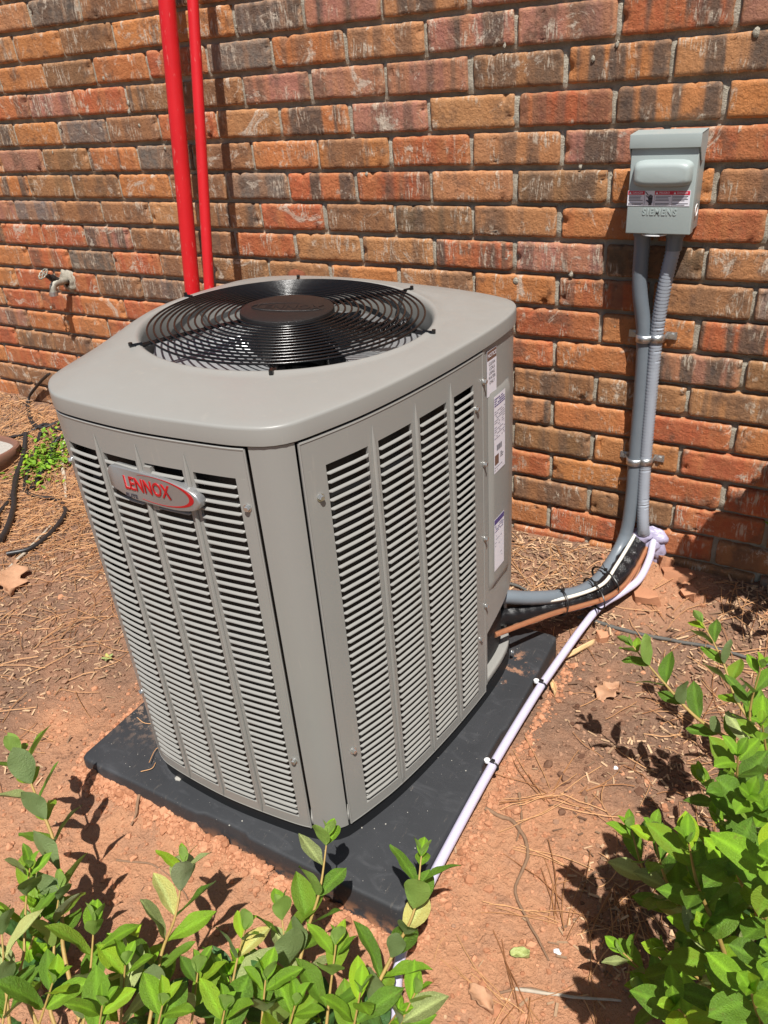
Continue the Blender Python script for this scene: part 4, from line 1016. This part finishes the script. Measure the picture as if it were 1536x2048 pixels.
# planter at the left edge
def planter():
    c=Vector((-1.905,-.345,gz(-1.88,-.34)-.02)); p=empty('planter_pot',c,'brown glazed rounded planter with grey gravel at the left edge','planter'); n=48
    def rr(a,s): return s*(abs(math.cos(a))**3.2+abs(math.sin(a))**3.2)**(-1/3.2)
    mb=MB(); V=[]; prof=[(.125,0),(.150,.02),(.160,.075),(.163,.098),(.158,.104),(.146,.102),(.138,.088),(.136,.06)]
    for r,z in prof: V+=[(c.x+rr(2*math.pi*k/n,r)*math.cos(2*math.pi*k/n),c.y+rr(2*math.pi*k/n,r)*math.sin(2*math.pi*k/n),c.z+z) for k in range(n)]
    mb.add(V,[(j*n+k,j*n+(k+1)%n,(j+1)*n+(k+1)%n,(j+1)*n+k) for j in range(len(prof)-1) for k in range(n)]); mb.build('pot',MAT['terra'],p,50)
    mb=MB(); V=[]
    for s in (1,.7,.4,.1): V+=[(c.x+s*rr(2*math.pi*k/n,.138)*math.cos(2*math.pi*k/n),c.y+s*rr(2*math.pi*k/n,.138)*math.sin(2*math.pi*k/n),c.z+.088+.006*noise.noise(Vector((k,s*9,0)))) for k in range(n)]
    mb.add(V,[(j*n+k,j*n+(k+1)%n,(j+1)*n+(k+1)%n,(j+1)*n+k) for j in range(3) for k in range(n)]+[tuple(3*n+k for k in range(n))]); mb.build('gravel_fill',MAT['grit'],p,180)
planter()
bpy.data.objects['planter_pot'].scale=(.86,.86,.86)
# ------------------------------------------------------------------ scattered ground litter (nobody could count it)
PADC=(-.124,-.715)
def free(x,y,m=.0): return not (PX0-m<x<PX1+m and PY0-m<y<PY1+m) and y<-.008
def clayness(x,y):
    d=math.hypot(x-.02,y+1.2)+noise.noise(Vector((x*4.5,y*4.5,0)))*.5; return max(1-sm((d-.5)/.32), 1-sm((math.hypot(x-.40,y+.06)-.08)/.12))
def scatter():
    rs=random.Random(21)
    # pine needles
    mb=MB(); V=mb.V; F=mb.F
    def needle(x,y,L,a,r,lift=0,curv=None):
        k=curv if curv is not None else rs.uniform(-1,1)*.9; px,py=x,y; P=[]
        n=5
        for i in range(n+1):
            P.append((px,py)); aa=a+k*(i/n-.5); px+=math.cos(aa)*L/n; py+=math.sin(aa)*L/n
        b=len(V); h0=rs.uniform(0,.006)+lift; h1=rs.uniform(0,.007)+lift
        for i,(qx,qy) in enumerate(P):
            if not free(qx,qy,.004): return
        for i,(qx,qy) in enumerate(P):
            z=gz(qx,qy)+.0014+h0+(h1-h0)*i/n+.002*math.sin(i/n*math.pi); aa=a+k*(i/n-.5); nx,ny=-math.sin(aa),math.cos(aa)
            V.extend([(qx+nx*r,qy+ny*r,z),(qx-nx*r,qy-ny*r,z),(qx,qy,z+r*1.6)])
        for i in range(n):
            c=b+3*i; F.extend([(c,c+3,c+5,c+2),(c+1,c+2,c+5,c+4),(c,c+1,c+4,c+3)])
    for _ in range(24000):
        x=rs.uniform(-2.4,1.2); y=-rs.uniform(0,1.7)
        left=sm((-x-.62)/.4)*(1-sm((-y-.38)/.40)); near=1-sm((-y-.05)/.3)
        dl=max(left,.40*near*(x>-.2),.34*sm((x-.38)/.3),.10*sm((-x-.5)/.3),.012+.02*sm((x-.3)/.1))*(1-.75*clayness(x,y))
        if rs.random()<dl: 
            needle(x,y,rs.uniform(.05,.14) if rs.random()<.7 else rs.uniform(.02,.06),rs.uniform(0,6.28),rs.uniform(.0006,.0010),lift=rs.uniform(0,.012)*left)
    for _ in range(26): # bundles radiating from one point near the right shrub
        cx,cy=rs.choice(((.47,-.95),(.35,-.86),(.55,-.86),(.62,-.70),(.46,-1.10),(.38,-.72))); a=rs.uniform(0,6.28)
        for k in range(4): needle(cx+rs.uniform(-.02,.02),cy+rs.uniform(-.02,.02),rs.uniform(.07,.15),a+rs.uniform(-.25,.25),.0008,0,rs.uniform(-.5,.5))
    o=mb.build('pine_straw',MAT['straw'],None,None,origin=(0,0,0)); tag(o,'dry orange pine needles strewn over the ground','pine straw',kind='stuff'); print('needles',len(F))
    # bark and straw chips
    mb=MB()
    for _ in range(60000):
        x=rs.uniform(-2.3,1.2); y=-rs.uniform(0.01,1.6)
        near=1-sm((-y-.10)/.28); d=max(1.0*near*(x>-.15)*(1-.6*sm((x-.30)/.15)*(1-sm((x-.55)/.1))),(.62*sm((x-.33)/.25)),.34*sm((-x-.5)/.3),.02)*(1-.85*clayness(x,y))
        if rs.random()>d or not free(x,y,.006): continue
        L=rs.uniform(.004,.022)*(1.35 if near>.5 else 1); w=rs.uniform(.0012,.0045); h=rs.uniform(.0006,.002); a=rs.uniform(0,6.28); rot=Euler((rs.uniform(-.35,.35),rs.uniform(-.35,.35),a)).to_matrix()
        mb.box((x,y,gz(x,y)+.0015+rs.uniform(0,.004)),(L,w,h),rot)
    o=mb.build('bark_chips',MAT['chip'],None,None,origin=(0,0,0)); tag(o,'small bark and wood chips scattered on the soil','bark chips',kind='stuff'); print('chips',len(mb.F))
    # clods
    ico=[]; bm=bmesh.new(); bmesh.ops.create_icosphere(bm,subdivisions=1,radius=1); iv=[v.co.copy() for v in bm.verts]; fi=[tuple(v.index for v in f.verts) for f in bm.faces]; bm.free()
    for name,mat,clay,N,lab in (('clay_clods',MAT['clod'],True,36000,'crumbs of red clay on the ground round the pad'),('soil_clods',MAT['clod2'],False,42000,'crumbs of brown soil on the ground')):
        mb=MB()
        for _ in range(N):
            if clay and rs.random()<.15: # along the pad's buried edges
                e=rs.random(); t=rs.random(); off=abs(rs.gauss(0,.014))+.003
                if e<.55: x=PX0+(PX1-PX0)*t; y=PY0-off
                elif e<.85: x=PX0-off; y=PY0+(PY1-PY0)*t
                else: x=PX1+.022+off; y=PY0+(PY1-PY0)*t
                pr=1
            else:
                x=rs.uniform(-1.7,1.0); y=-rs.uniform(.005,1.6); c=clayness(x,y); pr=(c*.5+.03 if clay else (1-c)*.5)
            if rs.random()>pr or not free(x,y,.002): continue
            s=min(.0095,.0013+rs.expovariate(1/.0015)); j=[1+rs.uniform(-.35,.35) for _ in range(12)]; z=gz(x,y)+s*.25
            rot=Euler((rs.uniform(0,3),rs.uniform(0,3),0)).to_matrix()
            mb.add([(x+(rot@v).x*s*q,y+(rot@v).y*s*q,z+(rot@v).z*s*q*.75) for v,q in zip(iv,j)],fi)
        o=mb.build(name,mat,None,None,origin=(0,0,0)); tag(o,lab,'clods',kind='stuff'); print(name,len(mb.F))
    # crumbs on the pad
    mb=MB()
    for _ in range(130):
        x=rs.uniform(-.48,.24); y=rs.uniform(-1.08,-.35)
        s=rs.uniform(.0006,.0017); mb.add([(x+v.x*s,y+v.y*s,.0712+v.z*s) for v in iv],fi)
    for x,y,s in ((-.262,-1.052,.0085),(-.10,-1.09,.002),(.09,-1.06,.002),(.12,-.95,.002)): mb.add([(x+v.x*s,y+v.y*s*.8,.0715+v.z*s*.35) for v in iv],fi)
    o=mb.build('pad_crumbs',MAT['grit'],None,None,origin=(0,0,0)); tag(o,'tiny pale crumbs and dust on the black pad','crumbs',kind='stuff')
    for lab_,P in zip(('pine needle curved across the far left part of the black pad','short straight pine needle on the pad in front of the left louvres','pine needle leaning on the lower left edge of the unit'),([(-.40,-.96,.073),(-.43,-.975,.074),(-.46,-.97,.073)],[(-.33,-1.045,.074),(-.325,-1.06,.075),(-.34,-1.075,.074)],[(-.345,-.99,.073),(-.352,-1.02,.078),(-.335,-1.055,.082)])):
        mb=MB(); mb.tube(spline(P,4),.0008,5); tag(mb.build('pine_needle',MAT['straw'],None,60,origin=P[0]),lab_,'pine needle','pine needles on the pad')
scatter()
# ------------------------------------------------------------------ leaves and shrubs
def leaf_mesh(seed,mat,fold=.25,curl=.25,wr=.46):
    rs=random.Random(seed); V=[];vein=[];nu,nv=10,6
    for i in range(nu+1):
        u=i/nu; w=wr*(math.sin(math.pi*min(1,u**1.08))**.72)/2*(1-.25*sm((u-.8)/.2))
        if i==0:w=.012
        if i==nu:w=.002
        for j in range(nv+1):
            v=j/nv*2-1; y=v*w; x=u*(1+.0*v)-.03*abs(v)*(1-u)
            z=fold*abs(v)**1.2*w-curl*u*u*.55+.020*math.sin(u*9+seed)*v+.012*math.sin(u*15+seed*2)*abs(v)
            V.append((x,y,z)); vein.append(1 if j==nv//2 else 0)
    # short stalk
    F=[(i*(nv+1)+j,(i+1)*(nv+1)+j,(i+1)*(nv+1)+j+1,i*(nv+1)+j+1) for i in range(nu) for j in range(nv)]
    me=mesh('leaf',V,F,mat,180); a=me.attributes.new('vein','FLOAT','POINT'); a.data.foreach_set('value',vein); return me
LM={k:[leaf_mesh(s,MAT[k],rnd.uniform(.1,.5),rnd.uniform(.0,.5),rnd.uniform(.46,.62)) for s in range(5)] for k in('leaf','leaf_new','leaf_pale','leaf_dark')}
def leaf_frame(p,d,up,L):
    d=d.normalized(); s=up.cross(d)
    if s.length<1e-3:s=Vector((1,0,0))
    s.normalize(); n=d.cross(s)
    return Matrix(((d.x*L,s.x*L,n.x*L,p.x),(d.y*L,s.y*L,n.y*L,p.y),(d.z*L,s.z*L,n.z*L,p.z),(0,0,0,1)))
def sprig(P,rs,size,emit,stem,new=.25,pale=.0,start=0.0):
    Q=resample(spline([Vector(p) for p in P],8),.004); total=len(Q)*.004
    s=.0; k=0; phase=rs.uniform(0,3.14)
    d0=(Q[0]-Q[min(4,len(Q)-1)]).normalized()
    # tip tuft
    for q in range(3):
        a=phase+2.1*q; u=d0.orthogonal().normalized(); w=d0.cross(u); dr=(d0*1.6+(u*math.cos(a)+w*math.sin(a))*.55).normalized()
        emit(leaf_frame(Q[0],dr,d0,size*rs.uniform(.35,.55)),'leaf_new')
    s=.012
    while s<total:
        i=min(len(Q)-1,int(s/.004)); p=Q[i]; t=(Q[max(i-2,0)]-Q[min(i+2,len(Q)-1)]).normalized()
        a=phase+k*1.5708+rs.uniform(-.25,.25); u=t.orthogonal().normalized(); w=t.cross(u)
        grow=min(1,.50+s/.075)
        for sgn in(0,math.pi):
            if rs.random()<.06: continue
            b=a+sgn; o=(u*math.cos(b)+w*math.sin(b)); dr=(t*rs.uniform(.75,1.25)+o*1.0+Vector((0,0,rs.uniform(-.05,.2)))).normalized()
            kind='leaf_new' if s<.03 and rs.random()<.75 or rs.random()<new*.4 else ('leaf_pale' if rs.random()<pale else 'leaf')
            emit(leaf_frame(p+o*.003,dr,(t+Vector((0,0,.5))).normalized(),size*grow*rs.uniform(.8,1.15)),kind)
        s+=rs.uniform(.024,.036)*(.6+.6*grow); k+=1
    stem(Q,[.0011+.0016*min(1,i*.004/.15) for i in range(len(Q))])
def shrub(loc,label,sprigs,seed,size,fillers,pale,cat='shrub'):
    rs=random.Random(seed); root=empty('green_shrub',loc,label,cat); L=Vector(loc); cnt=[0]
    stuff={k:MB() for k in LM}
    def emit(mt,kind):
        me=rs.choice(LM[kind])
        if cnt[0]<298:
            o=bpy.data.objects.new('leaf',me); COL.objects.link(o); o.parent=root; m=mt.copy(); m.translation=m.translation-L; o.matrix_basis=m; cnt[0]+=1
        else:
            stuff[kind].add([mt@v.co for v in me.vertices],[tuple(p.vertices) for p in me.polygons])
    base=Vector(loc)
    for P in sprigs:
        P=[Vector(p) for p in P]
        def st(Q,rr):
            # visible twig, then on down to the crown of the shrub
            e=Q[-1]; d=(Q[-1]-Q[-3]).normalized(); g=Vector((base.x+rs.uniform(-.03,.03),base.y+rs.uniform(-.03,.03),base.z)); D=(g-e).length
            ext=spline([e,e+d*min(.05,D*.3),e+(g-e)*.6+Vector((0,0,-.02)),g],5)[1:]; mb=MB(); mb.tube(Q+ext,rr+[rr[-1]+.0018*i/len(ext) for i in range(len(ext))],7); mb.build('stem',MAT['stem'],root,60)
        sprig(P,rs,size,emit,st,.3,pale)
    fst=MB()
    for (x,y,z,dx,dy,dz,l) in fillers(rs):
        a=Vector((x,y,z)); d=Vector((dx,dy,dz)).normalized(); P=[a,a-d*l*.5+Vector((rs.uniform(-.01,.01),rs.uniform(-.01,.01),0)),a-d*l]
        cnt[0]=999
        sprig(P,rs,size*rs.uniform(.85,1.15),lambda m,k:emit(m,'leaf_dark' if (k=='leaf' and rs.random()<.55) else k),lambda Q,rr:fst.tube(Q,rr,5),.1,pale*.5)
    fst.build('stem',MAT['stem'],root,60)['kind']='stuff'
    for k,mb in stuff.items():
        if mb.F: 
            o=mb.build('foliage',MAT[k],root,180); o['kind']='stuff'
            a=o.data.attributes.new('vein','FLOAT','POINT')
            nn=len(mb.V); v=LM[k][0].attributes['vein']; arr=[0.0]*77; v.data.foreach_get('value',arr); a.data.foreach_set('value',(arr*(nn//77+1))[:nn])
    print(label,cnt)
SPRIG_A=[[(-.392,-1.249,.275),(-.309,-1.287,.235),(-.237,-1.322,.194),(-.154,-1.391,.154)],
[(-.195,-1.383,.253),(-.193,-1.407,.209),(-.165,-1.447,.165)],
[(-.046,-1.396,.242),(-.026,-1.435,.198),(-.007,-1.479,.154)],
[(.006,-1.269,.253),(.027,-1.320,.213),(.025,-1.359,.172),(.052,-1.420,.132)],
[(.140,-1.298,.231),(.144,-1.333,.193),(.163,-1.386,.154)],
[(.169,-1.134,.253),(.187,-1.189,.209),(.188,-1.234,.165),(.201,-1.295,.121)],
[(.272,-1.266,.253),(.280,-1.300,.209),(.291,-1.337,.165)],
[(.309,-1.099,.253),(.325,-1.154,.213),(.315,-1.197,.172),(.305,-1.261,.132)],
[(-.155,-1.461,.253),(-.118,-1.498,.209),(-.088,-1.528,.165)],
[(-.016,-1.482,.264),(-.024,-1.519,.209)],
[(.014,-1.405,.209),(.025,-1.449,.132)],
[(.150,-1.236,.198),(.190,-1.287,.159),(.208,-1.350,.121)],
[(.116,-1.369,.220),(.126,-1.413,.154)],
[(.365,-1.231,.165),(.351,-1.281,.110)],
[(.136,-1.438,.275),(.137,-1.477,.220)],
[(.324,-1.293,.231),(.323,-1.326,.165)],
[(.218,-1.346,.253),(.232,-1.388,.198)],
[(-.170,-1.368,.198),(-.156,-1.399,.165),(-.121,-1.443,.132)],
[(.260,-1.345,.231),(.254,-1.383,.165)],
[(-.112,-1.495,.209),(-.089,-1.543,.165)],
[(.063,-1.471,.264),(.059,-1.501,.198)],
[(.207,-1.406,.275),(.207,-1.438,.220)]]
SPRIG_B=[[(.479,-.652,.366),(.542,-.673,.323),(.605,-.687,.281),(.684,-.672,.238),(.740,-.648,.195)],
[(.562,-.474,.317),(.608,-.504,.268),(.648,-.548,.220),(.717,-.585,.171)],
[(.675,-.711,.439),(.674,-.721,.354),(.700,-.741,.268)],
[(.676,-.998,.537),(.685,-.982,.451),(.705,-.977,.366)],
[(.696,-1.073,.561),(.701,-1.025,.464),(.722,-1.015,.366)],
[(.575,-1.012,.366),(.602,-1.025,.309),(.638,-1.010,.252),(.678,-1.003,.195)],
[(.607,-1.044,.415),(.624,-1.048,.358),(.649,-1.041,.301),(.690,-1.031,.244)],
[(.651,-1.118,.512),(.667,-1.114,.447),(.688,-1.101,.382),(.709,-1.092,.317)],
[(.688,-1.130,.537),(.712,-1.100,.451),(.742,-1.061,.366)],
[(.680,-1.135,.415),(.692,-1.110,.342),(.720,-1.087,.268)],
[(.727,-1.276,.561),(.751,-1.216,.415)],
[(.591,-1.053,.171),(.629,-1.051,.146),(.693,-1.032,.122)],
[(.643,-1.070,.244),(.689,-1.057,.195),(.729,-1.041,.146)],
[(.722,-1.184,.610),(.743,-1.125,.488)],
[(.629,-1.085,.171),(.673,-1.072,.146),(.722,-1.052,.122)],
[(.670,-.946,.366),(.699,-.955,.305),(.725,-.950,.244)],
[(.713,-1.063,.537),(.733,-.999,.390)],
[(.668,-1.058,.366),(.703,-1.052,.305),(.738,-1.034,.244)],
[(.693,-.883,.488),(.717,-.849,.366)],
[(.674,-1.232,.415),(.701,-1.180,.293)],
[(.709,-1.212,.439),(.733,-1.176,.317)],
[(.739,-1.234,.561),(.759,-1.190,.439)],
[(.633,-.772,.244),(.676,-.780,.207),(.725,-.784,.171)]]
def fillA(rs):
    out=[]
    for _ in range(12):
        t=rs.random(); x=-.23+.58*t+rs.uniform(-.04,.04); y=-1.40+.13*t+rs.uniform(-.075,.03); z=rs.uniform(.05,.19)
        out.append((x,y,z,rs.uniform(-.4,.4),rs.uniform(-.1,.5),1,rs.uniform(.07,.13)))
    return out
def fillB(rs):
    out=[]
    for _ in range(56):
        x=rs.uniform(.69,1.02); y=rs.uniform(-1.26,-.80); z=rs.uniform(.06,.42)*(.35+.65*sm((x-.60)/.16))
        out.append((x,y,z,-rs.uniform(.0,.6),rs.uniform(-.3,.3),1,rs.uniform(.06,.12)))
    return out
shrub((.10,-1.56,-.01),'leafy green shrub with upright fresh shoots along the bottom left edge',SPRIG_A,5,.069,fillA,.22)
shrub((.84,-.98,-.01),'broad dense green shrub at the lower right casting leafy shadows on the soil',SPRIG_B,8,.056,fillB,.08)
# weeds at left
def weeds():
    rs=random.Random(31); root=empty('weed_patch',(-1.64,-.23,gz(-1.64,-.23)),'low patch of bright green weeds beside the black cables at left','weeds'); mb={k:MB() for k in('leaf','leaf_new')}
    for _ in range(420):
        x=-1.655+rs.gauss(0,.055); y=-.235+rs.gauss(0,.05)
        if not(-1.8<x<-1.5 and -.4<y<-.1): continue
        z=gz(x,y)+rs.uniform(.002,.03); k=rs.choice(('leaf','leaf_new')); me=rs.choice(LM[k]); a=rs.uniform(0,6.28)
        m=leaf_frame(Vector((x,y,z)),Vector((math.cos(a),math.sin(a),rs.uniform(.1,.9))),Vector((0,0,1)),rs.uniform(.012,.026)); mb[k].add([m@v.co for v in me.vertices],[tuple(p.vertices) for p in me.polygons])
    for k in mb: mb[k].build('foliage',MAT[k],root,180)['kind']='stuff'
weeds()
def seedling(x,y,label):
    root=empty('seedling',(x,y,gz(x,y)),label,'seedling'); rs=random.Random(int(abs(x)*999))
    for k in range(5):
        a=k*1.3; o=put('leaf',rs.choice(LM['leaf_pale']),root); m=leaf_frame(Vector((0,0,.004)),Vector((math.cos(a),math.sin(a),.6)),Vector((0,0,1)),.017); o.matrix_basis=m
seedling(-.72,-.83,'tiny pale green seedling on the clay left of the pad')
# shrub added outside the frame, shaped to cast shade on wall and straw
def fillC(rs):
    out=[]
    while len(out)<420:
        x=.66+min(.8,rs.expovariate(1/.22)); d=rs.uniform(.03,.30); lim=.42+1.17*(x-.65)+1.4*d; z=lim-abs(rs.gauss(0,.14))
        if z<.06 or world_px((x,-d,z))[0]<1600: continue
        out.append((x,-d,z,rs.uniform(-.3,.5),rs.uniform(-.5,.5),1,rs.uniform(.05,.10)))
    return out
shrub((1.10,-.25,-.01),'dense unseen shrub added beyond the right edge to shade the wall',[[(1.0,-.3,.62),(1.05,-.3,.5),(1.1,-.3,.4)]],18,.055,fillC,.05)
